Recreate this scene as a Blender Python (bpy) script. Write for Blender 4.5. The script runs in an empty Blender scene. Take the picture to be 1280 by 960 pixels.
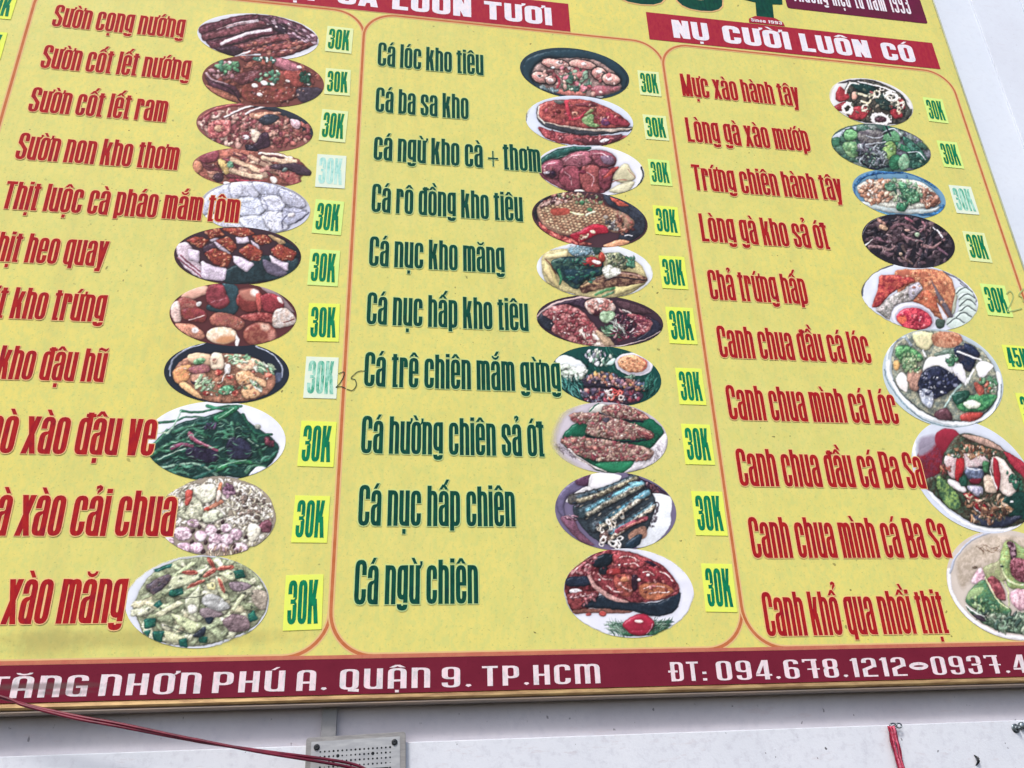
import bpy, bmesh, math, random, unicodedata
import numpy as np
from mathutils import Vector, Matrix
import mathutils.geometry as geo

# ---------------------------------------------------------------- camera, light, exposure
scn = bpy.context.scene
COL = scn.collection
EYE = 1.5            # height of the camera above the pavement; layout heights below are relative to it
cam_data = bpy.data.cameras.new('camera')
cam_data.sensor_width = 36.0
cam_data.lens = 28.14
cam_data.clip_start = 0.05
cam_data.clip_end = 500
cam = bpy.data.objects.new('camera', cam_data)
COL.objects.link(cam)
right = Vector((0.98753276, -0.15401524, -0.03253248))
down = Vector((0.03277751, 0.40332873, -0.91446792))
fwd = Vector((0.15396328, 0.90200069, 0.40334856))
rot = Matrix((right, -down, -fwd)).transposed()
cam.matrix_world = Matrix.Translation((0, -2.2, EYE)) @ rot.to_4x4()
scn.camera = cam

SUN_EL, SUN_AZ = 52, 32      # azimuth: degrees towards the left of the view, measured from straight behind the camera
world = bpy.data.worlds.new('World')
scn.world = world
world.use_nodes = True
wt = world.node_tree
bg = wt.nodes['Background']
sky = wt.nodes.new('ShaderNodeTexSky')
sky.sky_type = 'NISHITA'
sky.sun_disc = False
sky.sun_elevation = math.radians(SUN_EL)
sky.sun_rotation = math.radians(180 + SUN_AZ)
sky.air_density = 1.0
sky.dust_density = 3.0
sky.ozone_density = 1.0
wt.links.new(sky.outputs[0], bg.inputs[0])
bg.inputs[1].default_value = 0.15
sd = bpy.data.lights.new('sun', 'SUN')
sd.energy = 1.5
sd.angle = math.radians(11)
sd.color = (1.0, 0.965, 0.92)
sun = bpy.data.objects.new('sun', sd)
COL.objects.link(sun)
el, az = math.radians(SUN_EL), math.radians(SUN_AZ)
sdir = Vector((-math.sin(az) * math.cos(el), -math.cos(az) * math.cos(el), math.sin(el)))
sun.rotation_euler = (-sdir).to_track_quat('-Z', 'Y').to_euler()
sun.location = sdir * 20
scn.view_settings.view_transform = 'Standard'
scn.view_settings.look = 'None'
scn.view_settings.gamma = 1
scn.view_settings.exposure = 0.54
scn.render.film_transparent = False
if hasattr(scn, 'cycles'):
    scn.cycles.transparent_max_bounces = 16

# ---------------------------------------------------------------- helpers
def lin(h):
    c = [int(h[i:i + 2], 16) / 255 for i in (0, 2, 4)]
    return tuple(x / 12.92 if x <= .04045 else ((x + .055) / 1.055) ** 2.4 for x in c)

def new_mat(name, rough=.5, spec=.5, metal=0.0):
    m = bpy.data.materials.new(name)
    m.use_nodes = True
    b = m.node_tree.nodes['Principled BSDF']
    b.inputs['Roughness'].default_value = rough
    b.inputs['Specular IOR Level'].default_value = spec
    b.inputs['Metallic'].default_value = metal
    return m, m.node_tree, b

def N(nt, kind, **kw):
    n = nt.nodes.new(kind)
    for k, v in kw.items():
        if k in n.inputs:
            n.inputs[k].default_value = v
        else:
            setattr(n, k, v)
    return n

def noise(nt, coord, scale, detail=3, rough=.55, stretch=None):
    n = N(nt, 'ShaderNodeTexNoise')
    n.inputs['Scale'].default_value = scale
    n.inputs['Detail'].default_value = detail
    n.inputs['Roughness'].default_value = rough
    if stretch:
        mp = N(nt, 'ShaderNodeMapping')
        mp.inputs['Scale'].default_value = stretch
        nt.links.new(coord, mp.inputs[0]); coord = mp.outputs[0]
    nt.links.new(coord, n.inputs['Vector'])
    return n.outputs['Fac']

def ramp(nt, fac, stops):
    r = N(nt, 'ShaderNodeValToRGB')
    e = r.color_ramp.elements
    while len(e) < len(stops): e.new(0.5)
    for i, (p, c) in enumerate(stops):
        e[i].position = p
        e[i].color = (c, c, c, 1) if isinstance(c, (int, float)) else (*c, 1)
    nt.links.new(fac, r.inputs[0])
    return r.outputs[0]

def mix(nt, fac, a, b, mode='MIX'):
    m = N(nt, 'ShaderNodeMix', data_type='RGBA', blend_type=mode)
    for s, v in ((0, fac), (6, a), (7, b)):
        if isinstance(v, (int, float)): m.inputs[s].default_value = v
        elif isinstance(v, tuple): m.inputs[s].default_value = (*v, 1)
        else: nt.links.new(v, m.inputs[s])
    return m.outputs[2]

def mathn(nt, op, a, b=0.0, clamp=False):
    m = N(nt, 'ShaderNodeMath', operation=op, use_clamp=clamp)
    for s, v in ((0, a), (1, b)):
        if isinstance(v, (int, float)): m.inputs[s].default_value = v
        else: nt.links.new(v, m.inputs[s])
    return m.outputs[0]

def world_pos(nt):
    g = N(nt, 'ShaderNodeNewGeometry')
    return g.outputs['Position']

def blob(nt, pos, centre, size, edge=.35, nscale=9, namp=.8):
    """soft irregular stain mask (1 inside) round a point of the place"""
    mp = N(nt, 'ShaderNodeMapping', vector_type='POINT')
    mp.inputs['Scale'].default_value = tuple(1 / s for s in size)
    mp.inputs['Location'].default_value = tuple(-c / s for c, s in zip(centre, size))
    nt.links.new(pos, mp.inputs[0])
    l = N(nt, 'ShaderNodeVectorMath', operation='LENGTH')
    nt.links.new(mp.outputs[0], l.inputs[0])
    nn = noise(nt, pos, nscale, 5, .65)
    d = mathn(nt, 'ADD', l.outputs['Value'], mathn(nt, 'MULTIPLY', mathn(nt, 'SUBTRACT', nn, .5), namp * 2))
    return ramp(nt, d, [(1 - edge * 1.0, 1.0), (1.0, 0.0)])

def bump(nt, bsdf, height, strength=.2, dist=.002):
    b = N(nt, 'ShaderNodeBump')
    b.inputs['Strength'].default_value = strength
    b.inputs['Distance'].default_value = dist
    nt.links.new(height, b.inputs['Height'])
    nt.links.new(b.outputs[0], bsdf.inputs['Normal'])

def setcol(nt, bsdf, c):
    if isinstance(c, tuple): bsdf.inputs['Base Color'].default_value = (*c, 1)
    else: nt.links.new(c, bsdf.inputs['Base Color'])

def ink(name, hexes, dirt=True, rough=.75, lo=.88, hi=1.1, fade=None, grime=None, scale=26):
    """printed ink: two tones mottled together, faint blotches of sun fade"""
    m, nt, b = new_mat(name, rough, .12)
    pos = world_pos(nt)
    a, c = lin(hexes[0]), lin(hexes[1])
    col = mix(nt, ramp(nt, noise(nt, pos, scale, 4, .65), [(.36, 0.), (.62, 1.)]), a, c)
    if fade:
        col = mix(nt, ramp(nt, noise(nt, pos, 90, 3, .6, (1, 1, .35)), [(.38, 0.), (.6, 1.)]), col, lin(fade))
    if dirt:
        sp = ramp(nt, noise(nt, pos, 170, 3, .7), [(.28, .72), (.4, 1.)])
        col = mix(nt, 1.0, col, sp, 'MULTIPLY')
    if grime: col = grime(nt, pos, col)
    setcol(nt, b, col)
    return m

def grime_left(nt, pos, col):
    # dark smear across the lower left corner of the sign
    for c, s, t, amt in (((-.80, 0, EYE + .148), (.17, 1, .010), '5a504c', .6), ((-.74, 0, EYE + .133), (.09, 1, .007), '5a504c', .4),
                         ((-.55, 0, EYE + .255), (.42, 1, .030), 'a39858', .45), ((-.80, 0, EYE + .25), (.13, 1, .05), '9a9058', .4)):
        f = mathn(nt, 'MULTIPLY', blob(nt, pos, c, s, .6, 30, .5), amt)
        col = mix(nt, f, col, lin(t))
    return col

def link(name, me, mats, parent=None, loc=(0, 0, 0), label=None, kind=None):
    o = bpy.data.objects.new(name, me)
    COL.objects.link(o)
    if mats:
        for m in (mats if isinstance(mats, (list, tuple)) else [mats]): me.materials.append(m)
    o.location = loc
    if parent: o.parent = parent
    if label: o['label'] = label
    if kind: o['kind'] = kind
    return o

def thing(name, label, cat, loc=(0, 0, 0), group=None):
    o = bpy.data.objects.new(name, None)
    o.empty_display_size = .05
    COL.objects.link(o)
    o.location = loc
    o['label'] = label; o['category'] = cat
    if group: o['group'] = group
    return o

def mesh_of(verts, faces, name='m', smooth=False, midx=None):
    me = bpy.data.meshes.new(name)
    me.from_pydata([tuple(v) for v in verts], [], faces)
    if midx is not None: me.polygons.foreach_set('material_index', midx)
    if smooth: me.polygons.foreach_set('use_smooth', [True] * len(me.polygons))
    me.update()
    return me

def box_mesh(x0, x1, y0, y1, z0, z1, bev=0.0, seg=2):
    bm = bmesh.new()
    bmesh.ops.create_cube(bm, size=1)
    for v in bm.verts:
        v.co = Vector(((x0 + x1) / 2 + v.co.x * (x1 - x0), (y0 + y1) / 2 + v.co.y * (y1 - y0), (z0 + z1) / 2 + v.co.z * (z1 - z0)))
    if bev: bmesh.ops.bevel(bm, geom=bm.edges[:], offset=bev, segments=seg, affect='EDGES', profile=.6)
    me = bpy.data.meshes.new('box'); bm.to_mesh(me); bm.free()
    return me

def tube_mesh(pts, r, n=8, rfun=None):
    """swept tube through a list of points"""
    vs, fs = [], []
    pts = [Vector(p) for p in pts]
    up = Vector((0, 0, 1))
    for i, p in enumerate(pts):
        t = (pts[min(i + 1, len(pts) - 1)] - pts[max(i - 1, 0)]).normalized()
        s = t.cross(up)
        if s.length < .01: s = t.cross(Vector((0, 1, 0)))
        s.normalize(); q = s.cross(t)
        rr = r * (rfun(i / (len(pts) - 1)) if rfun else 1)
        for k in range(n):
            a = 2 * math.pi * k / n
            vs.append(p + s * math.cos(a) * rr + q * math.sin(a) * rr)
    for i in range(len(pts) - 1):
        for k in range(n):
            fs.append((i * n + k, i * n + (k + 1) % n, (i + 1) * n + (k + 1) % n, (i + 1) * n + k))
    fs.append(tuple(range(n))[::-1]); fs.append(tuple((len(pts) - 1) * n + k for k in range(n)))
    return mesh_of(vs, fs, 'tube', True)

def spline(pts, sub=6):
    pts = [Vector(p) for p in pts]; out = []
    for i in range(len(pts) - 1):
        p0, p1, p2, p3 = pts[max(i - 1, 0)], pts[i], pts[i + 1], pts[min(i + 2, len(pts) - 1)]
        for k in range(sub):
            t = k / sub
            out.append(.5 * (2 * p1 + (p2 - p0) * t + (2 * p0 - 5 * p1 + 4 * p2 - p3) * t * t + (3 * p1 - p0 - 3 * p2 + p3) * t ** 3))
    out.append(pts[-1])
    return out

# ---------------------------------------------------------------- sign writer's lettering (drawn from strokes)
class Face:
    def __init__(s, sv, sh, w, xh, ry, W=None, gap=.05, space=.2, oneh=False):
        s.sv, s.sh, s.w, s.xh, s.ry, s.W, s.gap, s.space, s.oneh = sv, sh, w, xh, ry, W or w, gap, space, oneh
        s.cache = {}

def arc(P, x0, x1, y, up, F, sv=None, sh=None, ry=None, a0=0, a1=180, n=8):
    sv = sv or F.sv; sh = sh or F.sh; ry = ry or F.ry
    A, cx, s = (x1 - x0) / 2, (x0 + x1) / 2, (1 if up else -1)
    yb = y - s * ry
    o, i = [], []
    for k in range(n + 1):
        t = math.radians(a0 + (a1 - a0) * k / n)
        c, d = math.cos(t), math.sin(t)
        e = 2 / 2.5
        co, so = math.copysign(abs(c) ** e, c), abs(d) ** e
        o.append((cx + A * co, yb + s * ry * so)); i.append((cx + (A - sv) * co, yb + s * (ry - sh) * so))
    for k in range(n):
        P.append([o[k], o[k + 1], i[k + 1], i[k]])

def st(P, x, y0, y1, w):
    P.append([(x, y0), (x + w, y0), (x + w, y1), (x, y1)])

def dg(P, xa, ya, xb, yb, w):
    """slanted stroke of horizontal width w from foot (xa,ya) to head (xb,yb)"""
    P.append([(xa, ya), (xa + w, ya), (xb + w, yb), (xb, yb)])

def bowl(P, x0, x1, y0, y1, F, left=True, right=True, top=True, bot=True, **k):
    ry = k.get('ry') or F.ry
    sv = k.get('sv') or F.sv
    if top: arc(P, x0, x1, y1, True, F, **k)
    if bot: arc(P, x0, x1, y0, False, F, **k)
    if left: st(P, x0, y0 + ry - .001, y1 - ry + .001, sv)
    if right: st(P, x1 - sv, y0 + ry - .001, y1 - ry + .001, sv)

def glyph(ch, F):
    """strokes of one base letter in cap-height units; returns polygons, advance, mark height, mark centre"""
    P = []; sv, sh, w, xh, ry, W = F.sv, F.sh, F.w, F.xh, F.ry, F.W
    a, h = w, xh
    top = 1.0
    if F.oneh and ch.isalpha():     # single-height display face: capitals drawn as tall rounded forms
        h = 1.0; U = ch
        if U == 'A':
            st(P, 0, 0, h - ry, sv); st(P, W - sv, 0, h - ry, sv); arc(P, 0, W, h, True, F); P.append([(0, .34), (W, .34), (W, .34 + sh), (0, .34 + sh)])
        elif U == 'N': st(P, 0, 0, h, sv); arc(P, 0, W, h, True, F); st(P, W - sv, 0, h - ry, sv)
        elif U == 'M':
            m = W * .78
            st(P, 0, 0, h, sv); arc(P, 0, m + sv / 2, h, True, F); st(P, m - sv / 2, 0, h - ry, sv); arc(P, m - sv / 2, 2 * m, h, True, F); st(P, 2 * m - sv, 0, h - ry, sv)
            return P, 2 * m, 1.0, m
        elif U == 'G': bowl(P, 0, W, 0, h, F, right=False); st(P, W - sv, h - ry - .08, h - ry + .01, sv); st(P, W - sv, 0, .5, sv); P.append([(W * .45, .5 - sh), (W, .5 - sh), (W, .5), (W * .45, .5)])
        elif U == 'H': st(P, 0, 0, h, sv); st(P, W - sv, 0, h, sv); P.append([(0, .45), (W, .45), (W, .45 + sh), (0, .45 + sh)])
        elif U == 'O': bowl(P, 0, W, 0, h, F)
        elif U == 'Q': bowl(P, 0, W, 0, h, F); P.append([(W * .45, -.08), (W * 1.02, -.12), (W * 1.02, 0.02), (W * .45, .06)])
        elif U == 'P': st(P, 0, 0, h, sv); arc(P, 0, W, h, True, F); arc(P, 0, W, .36, False, F); st(P, W - sv, .36 + ry, h - ry, sv)
        elif U == 'U': st(P, 0, ry, h, sv); arc(P, 0, W, 0, False, F); st(P, W - sv, 0, h, sv)
        elif U == 'T':
            P.append([(0, h - sh), (W * .95, h - sh), (W * .95, h), (0, h)]); st(P, W * .475 - sv / 2, 0, h, sv); return P, W * .95, 1.0, W * .475
        elif U == 'C': bowl(P, 0, W, 0, h, F, right=False); st(P, W - sv, h - ry - .1, h - ry + .01, sv); st(P, W - sv, ry - .01, ry + .1, sv)
        elif U == 'Đ': bowl(P, 0, W, 0, h, F); st(P, 0, 0, h, sv); P.append([(-.12, .46), (.34, .46), (.34, .46 + sh), (-.12, .46 + sh)])
        return P, W, 1.0, W / 2
    if ch == 'a':
        arc(P, 0, a, h, True, F); st(P, a - sv, 0, h - ry, sv); st(P, 0, h - ry - .10, h - ry, sv)
        yb = h * .60
        arc(P, 0, a, yb, True, F, sh=sh * .8, ry=ry * .9, a0=80, a1=180); st(P, 0, ry, yb - ry * .9, sv); arc(P, 0, a, 0, False, F)
        P.append([(a / 2, yb - sh * .8), (a - sv * .5, yb + .02), (a - sv * .5, yb + .02 + sh * .8), (a / 2, yb)])
    elif ch in 'bpdqgđ':
        y1 = h; y0 = 0
        if ch in 'bp':
            bowl(P, 0, a, y0, y1, F, left=False); st(P, 0, -.11 if ch == 'p' else 0, 1.0 if ch == 'b' else h, sv)
        else:
            if ch == 'g':
                bowl(P, 0, a, .10, y1, F, right=False); st(P, a - sv, -.12 + ry * .8, h, sv)
                arc(P, 0, a, -.14, False, F, ry=ry * .7); st(P, 0, -.14 + ry * .7 - .002, -.14 + ry * .7 + .01, sv)
            else:
                bowl(P, 0, a, y0, y1, F, right=False); st(P, a - sv, -.11 if ch == 'q' else 0, h if ch == 'q' else 1.0, sv)
                if ch == 'đ': P.append([(a * .45, .885), (a + .07, .885), (a + .07, .885 + sh * .8), (a * .45, .885 + sh * .8)])
        top = h
    elif ch == 'c':
        bowl(P, 0, a, 0, h, F, right=False); st(P, a - sv, h - ry - .13, h - ry + .001, sv); st(P, a - sv, ry - .001, ry + .12, sv); top = h
    elif ch == 'e':
        bowl(P, 0, a, 0, h, F, right=False); st(P, a - sv, h * .5, h - ry + .001, sv); st(P, a - sv, ry - .001, ry + .09, sv)
        P.append([(0, h * .46), (a, h * .46), (a, h * .46 + sh * .8), (0, h * .46 + sh * .8)]); top = h
    elif ch in 'hnmkr':
        st(P, 0, 0, 1.0 if ch in 'hk' else h, sv)
        if ch in 'hn': arc(P, 0, a, h, True, F); st(P, a - sv, 0, h - ry, sv)
        if ch == 'm':
            m = a * .92
            arc(P, 0, m, h, True, F); st(P, m - sv, 0, h - ry, sv); arc(P, m - sv, 2 * m - sv, h, True, F); st(P, 2 * m - 2 * sv, 0, h - ry, sv)
            return P, 2 * m - sv, h, m - sv / 2
        if ch == 'r':
            arc(P, 0, a * .86, h, True, F, a0=0, a1=120); st(P, a * .86 - sv, h - ry - .10, h - ry + .001, sv); return P, a * .86, h, a * .43
        if ch == 'k':
            dg(P, sv * .7, .36, a - sv * 1.0, h, sv); dg(P, a - sv * 1.0, 0, sv * 1.0, .50, sv * 1.05); return P, a + .02, h, a / 2
    elif ch in 'iı':
        st(P, 0, 0, h, sv)
        if ch == 'i': st(P, 0, .93, 1.03, sv)
        return P, sv, (1.0 if ch == 'i' else h), sv / 2
    elif ch == 'l': st(P, 0, 0, 1.0, sv); return P, sv, 1.0, sv / 2
    elif ch == 'o': bowl(P, 0, a, 0, h, F); top = h
    elif ch == 'u': st(P, 0, ry, h, sv); arc(P, 0, a, 0, False, F); st(P, a - sv, 0, h, sv); top = h
    elif ch == 't':
        st(P, .04, 0, .97, sv); P.append([(-.01, h - sh * .85), (sv + .10, h - sh * .85), (sv + .10, h), (-.01, h)]); P.append([(.04, 0), (sv + .09, 0), (sv + .09, sh * .8), (.04, sh * .8)])
        return P, sv + .10, h, sv / 2
    elif ch in 'vy':
        dg(P, a / 2 - sv * .75, 0, 0, h, sv); dg(P, a / 2 - sv * .35, 0, a - sv, h, sv)
        if ch == 'y': P.pop(); dg(P, a / 2 - sv * .95, -.17, a - sv, h, sv); P.append([(0, -.17), (a / 2, -.17), (a / 2, -.17 + sh), (0, -.17 + sh)])
        top = h
    elif ch == 'x': dg(P, -.01, 0, a - sv, h, sv); dg(P, a - sv + .01, 0, 0, h, sv); top = h
    elif ch in 'sS':
        H = h if ch == 's' else 1.0; b = a if ch == 's' else W
        arc(P, 0, b, H, True, F); arc(P, 0, b, 0, False, F)
        st(P, 0, H * .64, H - ry + .001, sv); st(P, b - sv, H - ry - .13, H - ry + .001, sv)
        st(P, b - sv, ry - .001, H * .36, sv); st(P, 0, ry - .001, ry + .12, sv)
        P.append([(0, H * .64 + .001), (b - sv, H * .36), (b, H * .36), (sv, H * .64 + .03)])
        P.append([(0, H * .64 + .02), (0, H * .60), (b * .55, H * .42), (b, H * .36 - .02), (b, H * .40), (b * .5, H * .60), (sv, H * .66)])
        return P, b, H, b / 2
    elif ch == 'C': bowl(P, 0, W, 0, 1, F, right=False); st(P, W - sv, 1 - ry - .16, 1 - ry + .001, sv); st(P, W - sv, ry - .001, ry + .15, sv)
    elif ch == 'O': bowl(P, 0, W, 0, 1, F)
    elif ch == 'G': bowl(P, 0, W, 0, 1, F, right=False); st(P, W - sv, 1 - ry - .13, 1 - ry + .001, sv); st(P, W - sv, 0, .48, sv); P.append([(W * .5, .48 - sh), (W, .48 - sh), (W, .48), (W * .5, .48)])
    elif ch == 'T': P.append([(0, 1 - sh), (W, 1 - sh), (W, 1), (0, 1)]); st(P, W / 2 - sv / 2, 0, 1, sv)
    elif ch == 'I': st(P, 0, 0, 1, sv); return P, sv, 1, sv / 2
    elif ch == 'L': st(P, 0, 0, 1, sv); P.append([(0, 0), (W * .86, 0), (W * .86, sh), (0, sh)]); return P, W * .86, 1, W * .4
    elif ch == 'H': st(P, 0, 0, 1, sv); st(P, W - sv, 0, 1, sv); P.append([(0, .44), (W, .44), (W, .44 + sh), (0, .44 + sh)])
    elif ch == 'U': st(P, 0, ry, 1, sv); st(P, W - sv, ry, 1, sv); arc(P, 0, W, 0, False, F)
    elif ch == 'N': st(P, 0, 0, 1, sv); st(P, W - sv, 0, 1, sv); dg(P, W - sv * 1.1, 0, 0, 1, sv * 1.1)
    elif ch == 'A': dg(P, -.03, 0, W / 2 - sv * .6, 1, sv); dg(P, W - sv + .03, 0, W / 2 - sv * .4, 1, sv); P.append([(W * .2, .2), (W * .8, .2), (W * .8, .2 + sh), (W * .2, .2 + sh)])
    elif ch == 'M':
        b = W * 1.3
        st(P, 0, 0, 1, sv); st(P, b - sv, 0, 1, sv); dg(P, b / 2 - sv * .5, 0, 0, 1, sv); dg(P, b / 2 - sv * .5, 0, b - sv, 1, sv); return P, b, 1, b / 2
    elif ch == 'B': st(P, 0, 0, 1, sv); bowl(P, 0, W, 0, .54, F, left=False, ry=ry * .8); bowl(P, 0, W, .54 - sh * .9, 1, F, left=False, ry=ry * .8)
    elif ch == 'K': st(P, 0, 0, 1, sv); dg(P, sv * .7, .40, W - sv + .02, 1, sv); dg(P, W - sv + .06, 0, sv * 1.1, .56, sv * 1.05); return P, W + .06, 1, W / 2
    elif ch == '0': bowl(P, 0, W, 0, 1, F)
    elif ch == '3':
        arc(P, 0, W, 1, True, F); arc(P, 0, W, 0, False, F); st(P, W - sv, .60, 1 - ry + .001, sv); st(P, W - sv, ry - .001, .44, sv)
        st(P, 0, 1 - ry - .12, 1 - ry + .001, sv); st(P, 0, ry - .001, ry + .12, sv)
        P.append([(W * .30, .46), (W - sv * .8, .46), (W, .40), (W, .46), (W - sv * .35, .52), (W, .58), (W, .64), (W - sv * .8, .56), (W * .30, .56)])
    elif ch == '4': st(P, W - sv * 1.35, 0, 1, sv); dg(P, 0, .30, W - sv * 1.6, 1, sv * .8); P.append([(0, .18), (W + .03, .18), (W + .03, .18 + sh * 1.1), (0, .18 + sh * 1.1)])
    elif ch == '5':
        P.append([(0, 1 - sh), (W * .95, 1 - sh), (W * .95, 1), (0, 1)]); st(P, 0, .48, 1, sv); arc(P, 0, W, .66, True, F, a0=0, a1=130, ry=ry * .8); st(P, W - sv, ry, .66 - ry * .8, sv)
        arc(P, 0, W, 0, False, F); st(P, 0, ry - .001, ry + .1, sv)
    elif ch == '1': st(P, .08, 0, 1, sv); P.append([(0, .86), (.1, .86), (.1, .98), (0, .92)]); return P, sv + .08, 1, sv / 2
    elif ch == '2': arc(P, 0, W, 1, True, F); st(P, 0, 1 - ry - .08, 1 - ry, sv); st(P, W - sv, .5, 1 - ry, sv); P.append([(0, .34), (sv, .34), (W, .56), (W, .60), (W - sv, .60), (0, .42)]); st(P, 0, 0, .36, sv); P.append([(0, 0), (W, 0), (W, sh), (0, sh)])
    elif ch in '69':
        Q = []
        bowl(Q, 0, W, 0, .60, F, left=False); st(Q, 0, ry, 1 - ry, sv); arc(Q, 0, W, 1, True, F); st(Q, W - sv, 1 - ry - .06, 1 - ry, sv)
        P.extend(Q if ch == '6' else [[(W - x, 1 - y) for x, y in q] for q in Q])
    elif ch == '7': P.append([(0, 1 - sh), (W, 1 - sh), (W, 1), (0, 1)]); st(P, W - sv * 1.25, 0, 1, sv); P.append([(W * .28, .44), (W * 1.12, .44), (W * 1.12, .44 + sh * .8), (W * .28, .44 + sh * .8)]); st(P, 0, .84, 1, sv * .5); return P, W * 1.08, 1, W / 2
    elif ch == '8': bowl(P, 0, W, 0, .56, F, ry=ry * .9); bowl(P, 0, W, .56 - sh, 1, F, ry=ry * .9)
    elif ch == '.': P.append([(0, .07), (sv * .5, 0), (sv, .07), (sv * .8, .14), (sv * .2, .14)]); return P, sv, 1, 0
    elif ch == ',': P.append([(0, .07), (sv * .5, -.03), (sv, .07), (sv * .8, .14), (sv * .2, .14)]); return P, sv, 1, 0
    elif ch == ':': P.append([(0, 0), (sv, 0), (sv, .12), (0, .12)]); P.append([(0, .34), (sv, .34), (sv, .46), (0, .46)]); return P, sv, 1, 0
    elif ch == '+': P.append([(0, .36), (a * 1.2, .36), (a * 1.2, .36 + .06), (0, .36 + .06)]); P.append([(a * .6 - .03, .10), (a * .6 + .03, .10), (a * .6 + .03, .68), (a * .6 - .03, .68)]); return P, a * 1.2, 1, 0
    elif ch == '-':    # the oval dash between the two telephone numbers
        n = 16
        for k in range(n):
            t0, t1 = 2 * math.pi * k / n, 2 * math.pi * (k + 1) / n
            P.append([(.5 + .5 * math.cos(t0), .5 + .21 * math.sin(t0)), (.5 + .5 * math.cos(t1), .5 + .21 * math.sin(t1)), (.5 + .27 * math.cos(t1), .5 + .05 * math.sin(t1)), (.5 + .27 * math.cos(t0), .5 + .05 * math.sin(t0))])
        return P, 1.0, 1, 0
    adv = W if (ch.isupper() or ch.isdigit()) else a
    return P, adv, (1.0 if (ch.isupper() or ch in 'hklbđ') else h), adv / 2

def shape_char(c, F):
    d = unicodedata.normalize('NFD', c)
    base, marks = d[0], d[1:]
    b = 'ı' if (base == 'i' and any(m in marks for m in '\u0301\u0300\u0309\u0303')) else base
    P, adv, top, mx = glyph(b, F)
    P = [list(p) for p in P]
    w, sv = F.w, F.sv
    y = top + .04
    k = w / .37
    def para(x0, y0, x1, y1, t): P.append([(x0, y0), (x0 + t, y0), (x1 + t, y1), (x1, y1)])
    t = min(.115, sv * .85)
    if '\u031b' in marks:      # horn
        P.append([(adv - sv * .3, top - .08), (adv + .02, top - .08), (adv + .085 * k, top + .02), (adv + .085 * k, top + .09), (adv + .0, top + .09), (adv + .0, top)])
    hi = y; hx = mx
    if '\u0302' in marks:
        m = mx
        P.append([(m - .17 * k, y - .01), (m - .05 * k, y + .12), (m + .05 * k, y + .12), (m, y + .05)])
        P.append([(m + .17 * k, y - .01), (m, y + .05), (m - .05 * k, y + .12), (m + .05 * k, y + .12)])
        P.append([(m - .17 * k, y - .01), (m - .06 * k, y - .01), (m, y + .05), (m - .03 * k, y + .11)])
        P.append([(m + .17 * k, y - .01), (m + .03 * k, y + .11), (m, y + .05), (m + .06 * k, y - .01)])
        hi = y + .12; hx = mx + .10 * k
    if '\u0306' in marks:
        m = mx
        for j in range(6):
            a0, a1 = math.pi * (1 + j / 6), math.pi * (1 + (j + 1) / 6)
            P.append([(m + .15 * k * math.cos(a0), y + .11 + .12 * math.sin(a0)), (m + .15 * k * math.cos(a1), y + .11 + .12 * math.sin(a1)),
                      (m + .08 * k * math.cos(a1), y + .11 + .05 * math.sin(a1)), (m + .08 * k * math.cos(a0), y + .11 + .05 * math.sin(a0))])
        hi = y + .12; hx = mx + .05 * k
    if '\u0301' in marks: para(hx - .05 * k - t / 2, hi - .01, hx + .05 * k - t / 2, hi + .13, t)
    if '\u0300' in marks: para(hx + .03 * k - t / 2, hi - .01, hx - .07 * k - t / 2, hi + .13, t)
    if '\u0309' in marks:
        P.append([(hx - .08, hi + .10), (hx - .08, hi + .17), (hx + .02, hi + .20), (hx + .10, hi + .16), (hx + .02, hi + .13)])
        P.append([(hx + .10, hi + .16), (hx + .10, hi + .09), (hx + .02, hi + .03), (hx - .03, hi - .01), (hx - .04, hi + .06), (hx + .02, hi + .13)])
    if '\u0303' in marks:
        P.append([(hx - .17, hi + .02), (hx - .17, hi + .09), (hx - .09, hi + .13), (hx - .03, hi + .11), (hx - .09, hi + .05)])
        P.append([(hx - .09, hi + .05), (hx - .09, hi + .13), (hx + .09, hi + .08), (hx + .09, hi + .0)])
        P.append([(hx + .09, hi + .0), (hx + .09, hi + .08), (hx + .17, hi + .13), (hx + .17, hi + .06)])
    if '\u0323' in marks:
        low = -.11 if base in 'gpqy' else 0
        P.append([(mx - t * .55, low - .19), (mx + t * .55, low - .19), (mx + t * .55, low - .075), (mx - t * .55, low - .075)])
    return P, adv

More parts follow.
